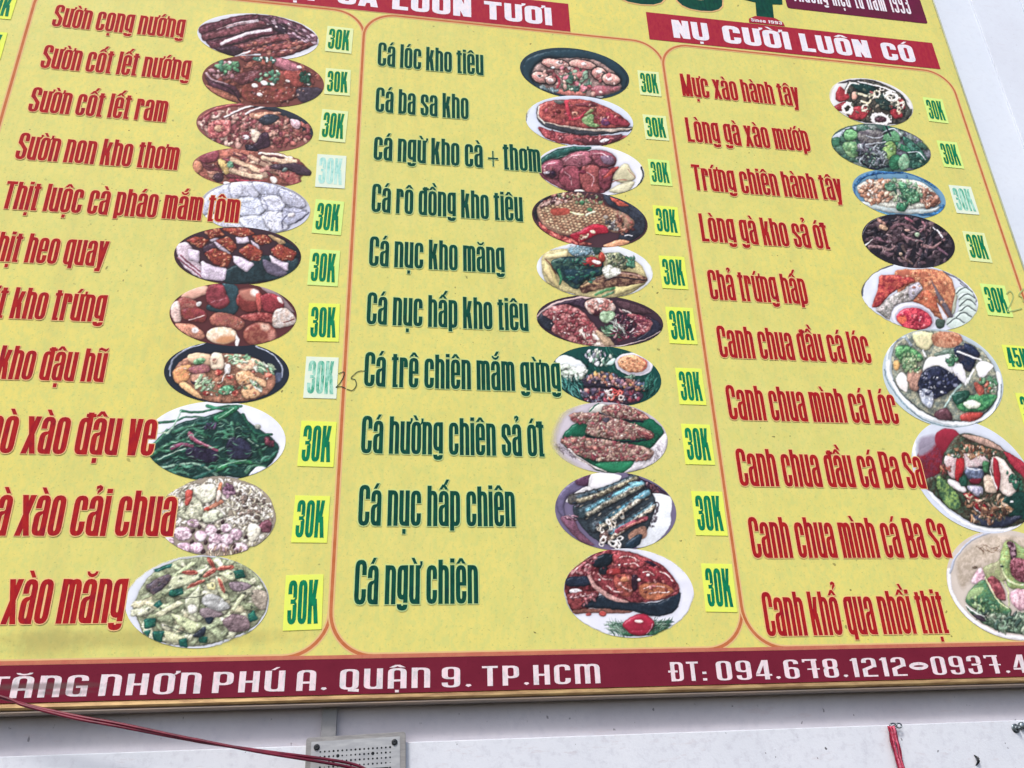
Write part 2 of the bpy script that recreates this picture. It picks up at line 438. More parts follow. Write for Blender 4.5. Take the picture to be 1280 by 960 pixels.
def merge_polys(P, probe=False):
    """union of overlapping strokes -> triangles, with the boundary loop direction for the outline"""
    vs, fs = [], []
    for p in P:
        area = sum(p[i][0] * p[(i + 1) % len(p)][1] - p[(i + 1) % len(p)][0] * p[i][1] for i in range(len(p)))
        if abs(area) < 1e-6: continue
        if area < 0: p = p[::-1]
        fs.append(tuple(range(len(vs), len(vs) + len(p)))); vs.extend(Vector(q) for q in p)
    r = geo.delaunay_2d_cdt(vs, [], fs, 0, 1e-4)
    V = [tuple(v) for v in r[0]]
    if probe:      # keep the pieces whose centre lies in one of the (triangular) inputs
        A = np.array([[vs[i] for i in f] for f in fs], float); C = np.array([[V[i] for i in f] for f in r[2]], float).mean(1)
        keep = np.zeros(len(C), bool)
        for k0 in range(0, len(C), 400):
            c = C[k0:k0 + 400, None]
            s = [(A[None, :, (j + 1) % 3, 0] - A[None, :, j, 0]) * (c[..., 1] - A[None, :, j, 1]) - (A[None, :, (j + 1) % 3, 1] - A[None, :, j, 1]) * (c[..., 0] - A[None, :, j, 0]) for j in range(3)]
            keep[k0:k0 + 400] = ((s[0] > -1e-7) & (s[1] > -1e-7) & (s[2] > -1e-7)).any(1)
        tris = [f for f, o in zip(r[2], keep) if o]
    else: tris = [f for f, o in zip(r[2], r[5]) if o]
    out = []
    for f in tris:
        a = sum(V[f[i]][0] * V[f[(i + 1) % len(f)]][1] - V[f[(i + 1) % len(f)]][0] * V[f[i]][1] for i in range(len(f)))
        out.append(tuple(f) if a > 0 else tuple(f[::-1]))
    return V, out

def char_mesh(c, F):
    if c not in F.cache:
        P, adv = shape_char(c, F)
        V, T = merge_polys(P)
        edges = {}
        for f in T:
            for i in range(len(f)):
                edges[(f[i], f[(i + 1) % len(f)])] = 1
        nrm = {}
        for (a, b) in edges:
            if (b, a) in edges: continue
            dx, dy = V[b][0] - V[a][0], V[b][1] - V[a][1]
            l = math.hypot(dx, dy) or 1
            for v in (a, b):
                q = nrm.setdefault(v, [0, 0]); q[0] += dy / l; q[1] -= dx / l
        F.cache[c] = (V, T, nrm, adv)
    return F.cache[c]

def text_mesh(s, F, x0, x1, height, halo=0.0, lift=.0003, jitter=0.0, thick=0.0):
    """lettering in the X-Z plane facing -Y, fitted between x0 and x1; slot 0 letters, slot 1 pale outline under them"""
    pen, items = 0.0, []
    for c in s:
        if c == ' ': pen += F.space; continue
        V, T, nrm, adv = char_mesh(c, F)
        items.append((pen, V, T, nrm)); pen += adv + F.gap
    total = pen - F.gap
    kx = (x1 - x0) / total
    verts, faces, mi = [], [], []
    for n, (px, V, T, nrm) in enumerate(items):
        b = len(verts)
        verts += [((px + v[0]) * kx, 0.0, v[1] * height) for v in V]
        faces += [tuple(b + i for i in f) for f in T]; mi += [0] * len(T)
    if halo:       # pale edge: every stroke widened, all merged into one outline under the letters
        polys = []
        for px, V, T, nrm in items:
            S = [((px + v[0]) * kx * 10, v[1] * height * 10) for v in V]
            O = []
            for i, v in enumerate(S):
                d = nrm.get(i, (0, 0)); l = max(math.hypot(*d), .7)
                O.append((v[0] + d[0] / l * halo * 10, v[1] + d[1] / l * halo * 10))
            es = {(f[i], f[(i + 1) % len(f)]) for f in T for i in range(len(f))}
            for f in T:
                for j in range(1, len(f) - 1): polys.append([S[f[0]], S[f[j]], S[f[j + 1]]])
            for a, b_ in es:
                if (b_, a) in es: continue
                polys.append([S[a], S[b_], O[b_]]); polys.append([S[a], O[b_], O[a]])
        V, T = merge_polys(polys, True)
        b = len(verts)
        verts += [(v[0] / 10, lift * .7, v[1] / 10) for v in V]
        faces += [tuple(b + i for i in f) for f in T]; mi += [1] * len(T)
    return mesh_of(verts, faces, 'lettering', midx=mi)

# ---------------------------------------------------------------- printed dish photographs (flat print, coloured point by point)
def hexrgb(h): return np.array([int(h[i:i + 2], 16) for i in (0, 2, 4)], float) / 255

def vnoise(h, w, cell, rng):
    gh, gw = int(h / cell) + 3, int(w / cell) + 3
    g = rng.random((gh, gw))
    y = np.arange(h) / cell; x = np.arange(w) / cell
    yi, xi = y.astype(int), x.astype(int)
    fy, fx = (y - yi)[:, None], (x - xi)[None, :]
    fy = fy * fy * (3 - 2 * fy); fx = fx * fx * (3 - 2 * fx)
    a = g[yi][:, xi]; b = g[yi][:, xi + 1]; c = g[yi + 1][:, xi]; d = g[yi + 1][:, xi + 1]
    return (a * (1 - fx) + b * fx) * (1 - fy) + (c * (1 - fx) + d * fx) * fy

def pts_of(s):
    v = [tuple(float(q) for q in p.split(',')) for p in s.split()]
    return v

def smooth_loop(v, it=2):
    if it == 1:      # only the very corners are taken off
        o = []
        for i in range(len(v)):
            a, b = v[i], v[(i + 1) % len(v)]
            o.append((a[0] * .88 + b[0] * .12, a[1] * .88 + b[1] * .12)); o.append((a[0] * .12 + b[0] * .88, a[1] * .12 + b[1] * .88))
        return o
    o, n = [], len(v)
    for i in range(n):       # closed curve through the points
        p0, p1, p2, p3 = v[i - 1], v[i], v[(i + 1) % n], v[(i + 2) % n]
        for k in range(4):
            t = k / 4
            o.append(tuple(.5 * (2 * b + (c - a) * t + (2 * a - 5 * b + 4 * c - d) * t * t + (3 * b - a - 3 * c + d) * t ** 3) for a, b, c, d in zip(p0, p1, p2, p3)))
    return o

class Print:
    """a small painter working in the print's own design units; ss = units per sample"""
    def __init__(s, u0, v0, u1, v1, seed, base, ss=3.0, warp=5):
        s.u0, s.v0, s.ss = u0, v0, ss
        s.W, s.H = int((u1 - u0) / ss) + 2, int((v1 - v0) / ss) + 2
        s.rng = np.random.default_rng(seed)
        s.img = np.ones((s.H, s.W, 4)); s.img[..., :3] = hexrgb(base)
        yy, xx = np.mgrid[0:s.H, 0:s.W].astype(float)
        r = s.rng
        wx = (vnoise(s.H, s.W, 11, r) - .5) * 1.6 + (vnoise(s.H, s.W, 5, r) - .5) * .6
        wy = (vnoise(s.H, s.W, 11, r) - .5) * 1.6 + (vnoise(s.H, s.W, 5, r) - .5) * .6
        s.X = u0 + xx * ss + wx * warp; s.Y = v0 + yy * ss + wy * warp
        s.n1 = vnoise(s.H, s.W, 7, r) * .6 + vnoise(s.H, s.W, 3, r) * .4 - .5
        s.n2 = vnoise(s.H, s.W, 1.9, r) * .75 + r.random((s.H, s.W)) * .25 - .5
        # creased detail: thin bright and dark ridges running a little along the picture, as in a photo of food
        def ridge(cx, cy):
            a = vnoise(int(s.H * 1.0 * 6 / cy) + 2, int(s.W * 6 / cx) + 2, 6, r)
            iy = np.clip((np.arange(s.H) * 6 / cy).astype(int), 0, a.shape[0] - 1); ix = np.clip((np.arange(s.W) * 6 / cx).astype(int), 0, a.shape[1] - 1)
            return a[iy][:, ix]
        A = vnoise(s.H, s.W, 5.5, r); B = vnoise(s.H, s.W, 3.2, r); C = vnoise(s.H, s.W, 14, r)
        rd = 1 - np.abs(2 * A - 1) * 2.2; re = 1 - np.abs(2 * B - 1) * 2.2
        s.n3 = np.clip(rd, -1, 1) * .5 + np.clip(re, -1, 1) * .5 * (C > .45) - .12
        s.n4 = (vnoise(s.H, s.W, 20, r) - .5)
        s.hgt = np.zeros((s.H, s.W)); s.wet = np.zeros((s.H, s.W))

    def box(s, x0, y0, x1, y1, pad=14):
        i0 = max(0, int((y0 - pad - s.v0) / s.ss)); i1 = min(s.H, int((y1 + pad - s.v0) / s.ss) + 1)
        j0 = max(0, int((x0 - pad - s.u0) / s.ss)); j1 = min(s.W, int((x1 + pad - s.u0) / s.ss) + 1)
        return slice(i0, max(i1, i0)), slice(j0, max(j1, j0))

    def put(s, sl, a, col):
        im = s.img[sl]
        im[..., :3] = im[..., :3] * (1 - a[..., None]) + col * a[..., None]

    def raise_(s, sl, a, dome, rough, wet):
        """modelled relief of the dish, so that one light shades all of it"""
        w = a.sum()
        if w <= 0: return
        base = (s.hgt[sl] * a).sum() / w
        base = base * .5 + s.hgt[sl] * .5
        new = base + dome + rough * (s.n3[sl] * 2.6 + s.n1[sl] * 3.0 + s.n2[sl] * 1.2)
        s.hgt[sl] = s.hgt[sl] * (1 - a) + new * a
        s.wet[sl] = s.wet[sl] * (1 - a) + wet * a

    def tex(s, sl, col, v, gr):
        c = np.broadcast_to(col, s.n1[sl].shape + (3,))
        k = min(v, .3)
        if v <= .1: gr = gr * .25; v = v * .5; k = .03
        return np.clip(c * (1 + v * 2 * s.n1[sl][..., None] + gr * 2 * s.n2[sl][..., None] + k * .6 * s.n3[sl][..., None] + k * 1.0 * s.n4[sl][..., None]), 0, 1)

    def P(s, col, pts, v=.18, gr=.14, rim=.35, rw=14, soft=4, lit=.12, smooth=2, shadow=.35, c2=None, hb=1.0, wet=None):
        rim *= .3; shadow *= .45; lit *= .6
        p = smooth_loop(pts_of(pts), smooth)
        xs, ys = [q[0] for q in p], [q[1] for q in p]
        sl = s.box(min(xs), min(ys), max(xs), max(ys))
        X, Y = s.X[sl], s.Y[sl]
        if X.size == 0: return
        ins = np.zeros(X.shape, bool); d = np.full(X.shape, 1e9)
        for i in range(len(p)):
            (xa, ya), (xb, yb) = p[i], p[(i + 1) % len(p)]
            if ya != yb:
                c = ((ya > Y) != (yb > Y)) & (X < (xb - xa) * (Y - ya) / (yb - ya) + xa)
                ins ^= c
            dx, dy = xb - xa, yb - ya
            t = np.clip(((X - xa) * dx + (Y - ya) * dy) / (dx * dx + dy * dy + 1e-9), 0, 1)
            d = np.minimum(d, np.hypot(X - xa - t * dx, Y - ya - t * dy))
        sd = np.where(ins, d, -d)
        if shadow: s.img[sl][..., :3] *= (1 - shadow * np.exp(-np.clip(-sd, 0, 99) / 6) * (sd < 0))[..., None]
        a = np.clip(sd / soft + .5, 0, 1)
        cc = hexrgb(col)
        c = s.tex(sl, cc, v, gr)
        if c2:
            k = np.clip(s.n1[sl] * 3 + .5, 0, 1)[..., None]
            c = c * (1 - k) + s.tex(sl, hexrgb(c2), v, gr) * k
        h = (max(ys) - min(ys)) or 1
        c = c * (1 - rim * np.exp(-np.clip(sd, 0, 999) / rw))[..., None] * (1 + lit * (1 - 2 * (Y - min(ys)) / h))[..., None]
        s.put(sl, a, np.clip(c, 0, 1))
        m = min(max(sd.max(), 1), 34)
        flat = v <= .06 or soft > 7
        e = np.clip(sd / m, 0, 1)
        s.raise_(sl, a, (0 if soft > 7 else (.25 if flat else .85) * hb * m * np.sqrt(1 - (1 - e) ** 2)), (.12 if flat else .3 + 1.6 * min(v, .3)) * (0 if soft > 7 else 1), (.15 if flat else 1) if wet is None else wet)

    def E(s, col, cx, cy, rx, ry, rot=0, **k):
        c, n = math.radians(rot), 14
        q = ' '.join('%.1f,%.1f' % (cx + rx * math.cos(t) * math.cos(c) - ry * math.sin(t) * math.sin(c), cy + rx * math.cos(t) * math.sin(c) + ry * math.sin(t) * math.cos(c))
                     for t in [2 * math.pi * i / n for i in range(n)])
        k.setdefault('smooth', 1)
        s.P(col, q, **k)

    def L(s, col, w, pts, soft=5, v=.2, gr=.14, edge=.25, w2=None):
        p = pts_of(pts)
        p = [tuple(q)[:2] for q in [(a.x, a.y) for a in spline([(x, y, 0) for x, y in p], 4)]]
        xs, ys = [q[0] for q in p], [q[1] for q in p]
        sl = s.box(min(xs), min(ys), max(xs), max(ys), 10 + w)
        X, Y = s.X[sl], s.Y[sl]
        if X.size == 0: return
        d = np.full(X.shape, 1e9); wd = np.full(X.shape, float(w))
        for i in range(len(p) - 1):
            (xa, ya), (xb, yb) = p[i], p[i + 1]
            dx, dy = xb - xa, yb - ya
            t = np.clip(((X - xa) * dx + (Y - ya) * dy) / (dx * dx + dy * dy + 1e-9), 0, 1)
            q = np.hypot(X - xa - t * dx, Y - ya - t * dy)
            if w2 is not None: wd = np.where(q < d, w + (w2 - w) * (i + t) / (len(p) - 1), wd)
            d = np.minimum(d, q)
        sd = wd / 2 - d
        a = np.clip(sd / soft + .5, 0, 1)
        c = s.tex(sl, hexrgb(col), v, gr) * (1 - .5 * edge * np.exp(-np.clip(sd, 0, 99) / (w * .2)))[..., None]
        s.put(sl, a, c)
        s.raise_(sl, a, .5 * w * np.sqrt(np.clip(1 - (1 - np.clip(2 * sd / w, 0, 1)) ** 2, 0, 1)), .3, .8)

    def S(s, kind, n, region, size, cols, asp=1.5, ang=(0, 180), shade=.45, jit=.14):
        """scatter n small pieces over a region"""
        p = smooth_loop(pts_of(region), 1)
        P_ = np.array(p); lo, hi = P_.min(0), P_.max(0)
        r = s.rng; k = 0; tries = 0
        cols = [hexrgb(c) for c in cols.split()]; mean = sum(cols) / len(cols)
        cols = [c * .88 + mean * .12 for c in cols]
        f = 1.5 if size[1] < 20 else 1.2 if size[1] < 32 else 1
        if kind == 'c' and size[1] <= 14: n = int(n * .6)
        if kind != 'r' and n > 20: n = int(n / (1 + (f - 1) * 1.5))
        while k < n and tries < n * 8:
            tries += 1
            x, y = lo + r.random(2) * (hi - lo)
            ins = False
            for i in range(len(p)):
                (xa, ya), (xb, yb) = p[i], p[(i + 1) % len(p)]
                if (ya > y) != (yb > y) and x < (xb - xa) * (y - ya) / (yb - ya) + xa: ins = not ins
            if not ins: continue
            k += 1
            R = (size[0] + (size[1] - size[0]) * r.random()) * f; ci = cols[r.integers(len(cols))]
            if ci.mean() > .68 and kind in 'cs' and R < 34 and mean.mean() < .62: R *= .55
            q = R / (asp * (.8 + .4 * r.random()))
            th = math.radians(ang[0] + (ang[1] - ang[0]) * r.random())
            sl = s.box(x - R, y - R, x + R, y + R, 6)
            X, Y = s.X[sl] - x, s.Y[sl] - y
            if X.size == 0: continue
            u = X * math.cos(th) + Y * math.sin(th); w = -X * math.sin(th) + Y * math.cos(th)
            if kind == 's': w = w + (u / R) ** 2 * R * .35 * (1 if r.random() < .5 else -1)
            e = 4 if kind == 'b' else 2
            d = ((np.abs(u) / R) ** e + (np.abs(w) / q) ** e) ** (1 / e)
            d = d * (1 + .55 * s.n1[sl] + .35 * s.n2[sl])
            if kind == 'r': d = np.abs(d - .72) / .28
            sdd = (1 - d) * q
            a = np.clip(sdd / 3 + .5, 0, 1)
            im = s.img[sl]
            ds = ((np.abs(u) / (R + 4)) ** 2 + (np.abs(w - 2) / (q + 5)) ** 2) ** .5
            im[..., :3] *= (1 - shade * .45 * np.clip((1.15 - ds) * 1.6, 0, 1))[..., None]
            c = ci * (1 + jit * (r.random() * 2 - 1))
            c = np.clip(c * (1 - .22 * np.clip(d, 0, 1.2)[..., None] ** 2 - .08 * (Y / R)[..., None]) * (1.05 + s.n2[sl][..., None] * .3 + s.n3[sl][..., None] * .22), 0, 1)
            s.put(sl, a * (.74 if kind == 'c' and size[1] <= 17 else .93), c)
            s.raise_(sl, a, .75 * q * np.sqrt(np.clip(1 - d * d, 0, 1)), .5, 1.0)

    def scales(s, region, size, ca, cb, cdark):
        p = smooth_loop(pts_of(region), 2)
        xs, ys = [q[0] for q in p], [q[1] for q in p]
        sl = s.box(min(xs), min(ys), max(xs), max(ys)); X, Y = s.X[sl], s.Y[sl]
        ins = np.zeros(X.shape, bool); dd = np.full(X.shape, 1e9)
        for i in range(len(p)):
            (xa, ya), (xb, yb) = p[i], p[(i + 1) % len(p)]
            if ya != yb: ins ^= ((ya > Y) != (yb > Y)) & (X < (xb - xa) * (Y - ya) / (yb - ya) + xa)
            dd = np.minimum(dd, np.hypot(X - xa, Y - ya))
        u = (X + Y * .35) / size; w = (Y - X * .16) / (size * .62)
        row = np.floor(w); fu = (u + row * .5) % 1 - .5; fw = w - row
        e = np.clip(1 - np.sqrt(fu ** 2 * 3.2 + (fw - .25) ** 2 * 1.3), 0, 1)
        t = np.clip(s.n1[sl] * 2.5 + .5, 0, 1)[..., None]
        c = (hexrgb(ca) * t + hexrgb(cb) * (1 - t)) * (.35 + .95 * e[..., None]) + hexrgb(cdark) * (.5 - .5 * e[..., None])
        a = np.where(ins, np.clip(dd / 20, 0, 1), 0) * .85
        s.put(sl, a, np.clip(c * (1 + s.n2[sl][..., None] * .4), 0, 1))

    def fade(s, keep, width):
        """feathered edge of the cut-out: opaque inside the loop, vanishing over width"""
        p = smooth_loop(pts_of(keep), 2)
        X, Y = s.X, s.Y
        ins = np.zeros(X.shape, bool); d = np.full(X.shape, 1e9)
        for i in range(len(p)):
            (xa, ya), (xb, yb) = p[i], p[(i + 1) % len(p)]
            if ya != yb: ins ^= ((ya > Y) != (yb > Y)) & (X < (xb - xa) * (Y - ya) / (yb - ya) + xa)
            dx, dy = xb - xa, yb - ya
            t = np.clip(((X - xa) * dx + (Y - ya) * dy) / (dx * dx + dy * dy + 1e-9), 0, 1)
            d = np.minimum(d, np.hypot(X - xa - t * dx, Y - ya - t * dy))
        s.img[..., 3] = np.clip(np.where(ins, 1, 1 - d / width), 0, 1)

    def finish(s, grain=.04, sharp=.5):
        c = s.img[..., :3]
        h = s.hgt.copy()
        for ax in (0, 1, 0, 1): h = (np.roll(h, 1, ax) + h * 2 + np.roll(h, -1, ax)) / 4
        lo = h.copy()
        for k in (2, 4, 6):
            for ax in (0, 1): lo = (np.roll(lo, k, ax) + lo + np.roll(lo, -k, ax)) / 3
        gy, gx = np.gradient(h, s.ss)
        gx, gy = np.tanh(gx * .7) * .75, np.tanh(gy * .7) * .75
        ln = np.sqrt(gx * gx + gy * gy + 1)
        L = np.array([-.42, -.62, .80]); L = L / np.linalg.norm(L)
        nd = np.clip((-gx * L[0] - gy * L[1] + L[2]) / ln, 0, 1) / L[2]
        Hv = L + np.array([0, 0, 1]); Hv = Hv / np.linalg.norm(Hv)
        sp = np.clip((-gx * Hv[0] - gy * Hv[1] + Hv[2]) / ln, 0, 1) ** 26
        wk = np.clip(s.wet, 0, 1)
        ao = np.clip(1 + (h - lo) * .020, .74, 1.12)
        lite = (.60 + .40 * nd) * ao
        c = c * (1 + (lite - 1) * (.25 + .75 * wk))[..., None]
        c = c + (np.clip(sp - .5, 0, 1) * .7 * wk * (nd > .9) * np.clip(.6 + 1.4 * s.n1, 0, 1))[..., None] * (np.array([1.0, .97, .98]) - c)
        for ax in (0, 1): c = (np.roll(c, 1, ax) + c * 2.4 + np.roll(c, -1, ax)) / 4.4
        b = c.copy()
        for ax in (0, 1): b = (np.roll(b, 1, ax) + b * 2 + np.roll(b, -1, ax)) / 4
        for ax in (0, 1): b = (np.roll(b, 2, ax) + b * 2 + np.roll(b, -2, ax)) / 4
        c = c + sharp * (c - b)
        c = c * (1 + grain * (s.n2 * 1.6 * (.3 + wk) + s.n1 * .6 + s.n4 * 1.4)[..., None])
        g = c.mean(-1, keepdims=True)
        c = g + (c - g) * .76                                   # faded print: weaker dyes, bluish blacks
        c = (c - .42) * 1.09 + .445 + np.array([.014, .004, .010])
        s.img[..., :3] = np.clip(c, .03, .97)

DISH = {
 'L1': (-0.4898, 2.2986, 0.2069, 0.0025, 0.1094, 662, 293, 2339, 215, 225, -1669),
 'L2': (-0.4543, 2.0964, 0.2026, 0.0009, 0.1149, 703, 648, 2402, 215, 211, -1767),
 'L3': (-0.4635, 1.8913, 0.1886, -0.0073, 0.1000, 635, 316, 2481, 232, 196, -1879),
 'L4': (-0.4548, 1.7246, 0.1875, 0.0039, 0.0807, 617, 639, 2545, 240, 182, -1976),
 'L5': (-0.4324, 1.5703, 0.1696, -0.0025, 0.1002, 766, 315, 2602, 242, 168, -2072),
 'L6': (-0.4669, 1.3880, 0.1878, 0.0031, 0.1039, 627, 699, 2694, 273, 149, -2200),
 'L7': (-0.4589, 1.1820, 0.1821, -0.0019, 0.1065, 656, 337, 2788, 288, 124, -2355),
 'L8': (-0.4575, 0.9914, 0.1732, -0.0016, 0.0987, 667, 321, 2884, 307, 97, -2514),
 'L9': (-0.4651, 0.7819, 0.1875, -0.0021, 0.1168, 641, 387, 3001, 335, 63, -2709),
 'L10': (-0.4399, 0.5698, 0.1549, -0.0066, 0.1092, 646, 346, 3115, 347, 22, -2925),
 'L11': (-0.4608, 0.3460, 0.1763, -0.0061, 0.1164, 625, 454, 3268, 392, -28, -3192),
 'M1': (0.6571, 2.2668, 0.2094, -0.0013, 0.1251, 569, 331, 2082, -137, 197, -1618),
 'M2': (0.6601, 2.0390, 0.2010, 0.0105, 0.1178, 607, 712, 2145, -147, 184, -1721),
 'M3': (0.6857, 1.8214, 0.1953, 0.0052, 0.1107, 633, 271, 2204, -164, 168, -1828),
 'M4': (0.6672, 1.6104, 0.2028, -0.0034, 0.1139, 626, 666, 2275, -168, 151, -1945),
 'M5': (0.6695, 1.4079, 0.1983, 0.0038, 0.1068, 603, 688, 2343, -180, 132, -2066),
 'M6': (0.6721, 1.2177, 0.2098, 0.0001, 0.0939, 644, 389, 2409, -192, 112, -2191),
 'M7': (0.6763, 1.0233, 0.1765, -0.0068, 0.1025, 565, 317, 2481, -205, 88, -2330),
 'M8': (0.6646, 0.8182, 0.1862, 0.0004, 0.1140, 579, 362, 2567, -215, 60, -2494),
 'M9': (0.6693, 0.5925, 0.1816, 0.0007, 0.1165, 642, 435, 2663, -234, 23, -2692),
 'M10': (0.6874, 0.3593, 0.1878, -0.0016, 0.1222, 684, 449, 2764, -263, -21, -2920),
 'R1': (1.8658, 2.2651, 0.1807, 0.0031, 0.1217, 507, 367, 1846, -429, 175, -1552),
 'R2': (1.8541, 2.0348, 0.2090, 0.0035, 0.1155, 586, 733, 1899, -453, 162, -1648),
 'R3': (1.8754, 1.8177, 0.1887, -0.0046, 0.1103, 537, 272, 1945, -485, 148, -1744),
 'R4': (1.8607, 1.6074, 0.1852, 0.0061, 0.1170, 613, 648, 1999, -510, 132, -1848),
 'R5': (1.8444, 1.3722, 0.2253, 0.0029, 0.1355, 575, 455, 2063, -540, 112, -1975),
 'R6': (1.8499, 1.0627, 0.2239, 0.0168, 0.1823, 634, 455, 2147, -593, 81, -2162),
 'R7': (1.8600, 0.7193, 0.2082, -0.0109, 0.1894, 871, 470, 2247, -662, 38, -2401),
 'R8': (1.8918, 0.3761, 0.2189, 0.0077, 0.1652, 1186, 509, 2351, -751, -15, -2677),
}
REC = {}     # painting recipes, filled below
def recipe(key, base, label, **kw):
    def deco(fn): REC[key] = (base, label, fn, kw); return fn
    return deco

@recipe('L1', 'd9dde6', 'oval print of dark grilled ribs on a white plate')
def _(p):
    p.P('5e3040', '190,222 330,172 540,128 760,122 960,175 1090,250 1138,330 1080,380 860,455 700,440 600,415 470,452 330,400 250,340', v=.2)
    for q, c, w in (('215,245 330,205 480,160 640,140', '5a2c38', 60), ('240,300 400,262 560,222 720,170', '743c44', 60), ('300,360 440,330 600,285 760,250', '683240', 56), ('380,405 560,372 700,330 900,290', '84484a', 56), ('560,410 700,400 860,370 1060,340', '8c4a46', 54), ('700,440 860,425 980,390 1090,350', '743838', 46), ('760,150 900,190 1000,240 1110,310', '7c5060', 56), ('700,150 820,215 940,280 1040,330', '6c4050', 44)): p.L(c, w, q, v=.45, gr=.2, edge=.5)
    for q, w in (('410,218 500,188 600,172 650,162', 24), ('370,350 480,300 600,262 760,240', 26)): p.L('d8c8d0', w, q, v=.2)
    for q in ('330,235 460,200 560,180', '300,320 420,290 540,255', '480,350 620,315 760,290', '620,385 760,360 900,330', '780,415 900,395 1040,360', '850,200 950,245 1050,300', '780,190 860,240 940,280'): p.L('b88c90', 9, q, v=.5)
    p.L('2c1824', 9, '250,325 420,290 600,245 760,205'); p.L('2c1824', 9, '360,385 560,330 760,280 900,262'); p.L('2c1824', 9, '520,412 720,365 940,330 1090,325')
    p.P('2e2230', '770,185 850,200 900,250 850,275 790,235', v=.3); p.P('34202c', '330,385 460,365 540,400 470,448 400,430', v=.2)
    p.S('c', 90, '640,130 900,160 1110,270 1120,360 960,330 780,220', (10, 20), '4c2c3c b898a8 7c5464 e0ccd0 3a2430', 2.2, (10, 50)); p.S('c', 120, '480,380 760,300 1060,340 900,430 700,440', (8, 16), 'a85448 7a3034 c88870 5c2028 b86c54', 1.8, (-25, 5))
    p.L('e8e4ea', 14, '480,450 530,430 590,410')
@recipe('L2', '7a4038', 'oval print of braised pork chop with spring onion')
def _(p):
    p.S('c', 300, '240,560 500,450 800,460 1150,600 1150,740 800,830 500,810 280,700', (14, 40), '8a4838 6e3430 a05c48 5a2a30 9c5040 7c3c38', 1.8)
    p.P('8c4634', '560,620 760,560 960,600 940,780 740,830 540,790', v=.25, c2='7a3430', rim=.1)
    p.P('a2453c', '880,560 1020,570 1060,650 980,700 880,640', rim=.15)
    p.P('4a2836', '240,620 330,660 470,690 520,780 420,750 300,700', v=.2); p.P('3c3440', '960,720 1080,700 1170,720 1120,800 1000,820', v=.2)
    p.P('a8606c', '800,460 960,500 990,560 860,560 780,500', v=.2); p.P('5a2c30', '460,620 640,560 820,580 700,620 540,680', v=.3)
    p.P('9c5a44', '250,680 420,740 540,800 500,820 330,760 270,710')
    p.L('2e1c26', 12, '300,660 400,690 460,730 520,810')
    p.L('a88890', 22, '250,590 300,640 420,675', w2=8)
    p.S('c', 60, '250,560 400,480 520,520 420,640 300,620', (10, 22), 'a87880 7c4848 c09898 5c3038', 1.6)
    p.S('c', 34, '320,490 520,500 500,580 330,590', (10, 18), '3a7a50 5c9c6c 2c6048 4c8c5c', 1.4)
    p.S('c', 34, '640,600 840,560 820,640 700,700 640,650', (10, 20), '2c6450 88b890 3c7c5c a8ccac', 1.6)
    p.S('c', 22, '1000,560 1080,600 1070,680 1000,660', (12, 24), '1e5440 2c6c50 104030', 1.6)
    p.S('c', 14, '640,455 800,470 800,500 640,490', (10, 20), '24584c 3a8070 c8dcd0', 1.5)
    for x, y, r in ((630, 685, 26), (705, 665, 30), (770, 675, 18), (670, 755, 24), (895, 650, 18), (1060, 676, 14), (430, 497, 16), (1075, 600, 12), (990, 535, 20), (780, 480, 14)): p.E('f0e8e0', x, y, r, r * .6, 15, rim=.2)
    p.S('c', 130, '560,700 960,640 1100,700 900,830 600,820', (3, 8), 'd0a898 3c2028 b07868 e0c8b8', 1.3)
@recipe('L3', '8c5048', 'oval print of pan-fried chops with chopsticks')
def _(p):
    p.P('27323e', '600,130 800,120 960,180 1110,320 1090,400 960,300 820,200 640,160', v=.1, gr=.05)
    p.S('c', 300, '190,260 330,180 560,180 700,240 680,440 480,470 260,390', (12, 30), 'a05c58 c09080 d8b8a0 8a3c44 b87c6c 7a3038 cca898', 1.5)
    p.S('c', 230, '700,260 860,240 1060,300 1080,400 900,480 740,470', (12, 28), '9c4c48 b87060 7a343a d0a088 5c2a34 a85c50', 1.6)
    p.P('a8484c', '290,270 430,260 440,330 400,390 300,400 260,330', v=.25, c2='c07068'); p.E('c89878', 350, 325, 40, 30)
    p.P('d8c0a8', '600,330 680,360 690,440 620,430', v=.15); p.P('3c2838', '690,360 740,370 740,470 560,500 640,440', v=.2)
    p.P('241e2c', '560,450 640,470 660,520 580,520'); p.P('b07058', '590,200 760,190 850,200 740,240 620,250', c2='d09878'); p.P('2c3440', '740,210 830,230 800,270 720,300 660,260')
    p.P('c8a0a8', '920,250 1000,270 990,330 930,310'); p.E('eee4e8', 560, 395, 28, 20)
    p.L('7c2c34', 22, '200,250 280,190 400,150 540,130'); p.L('c86058', 5, '190,240 300,170 440,135 540,125')
    p.L('f2e6e4', 15, '390,232 520,170 640,130', soft=2); p.L('ead8d8', 15, '560,205 640,165 740,135', soft=2); p.L('3a1c24', 6, '400,240 530,180 640,143')
    p.S('c', 120, '200,260 640,250 640,440 300,400', (4, 9), 'f0dcc8 5c2028 e8b8b0 902c38', 1.4)
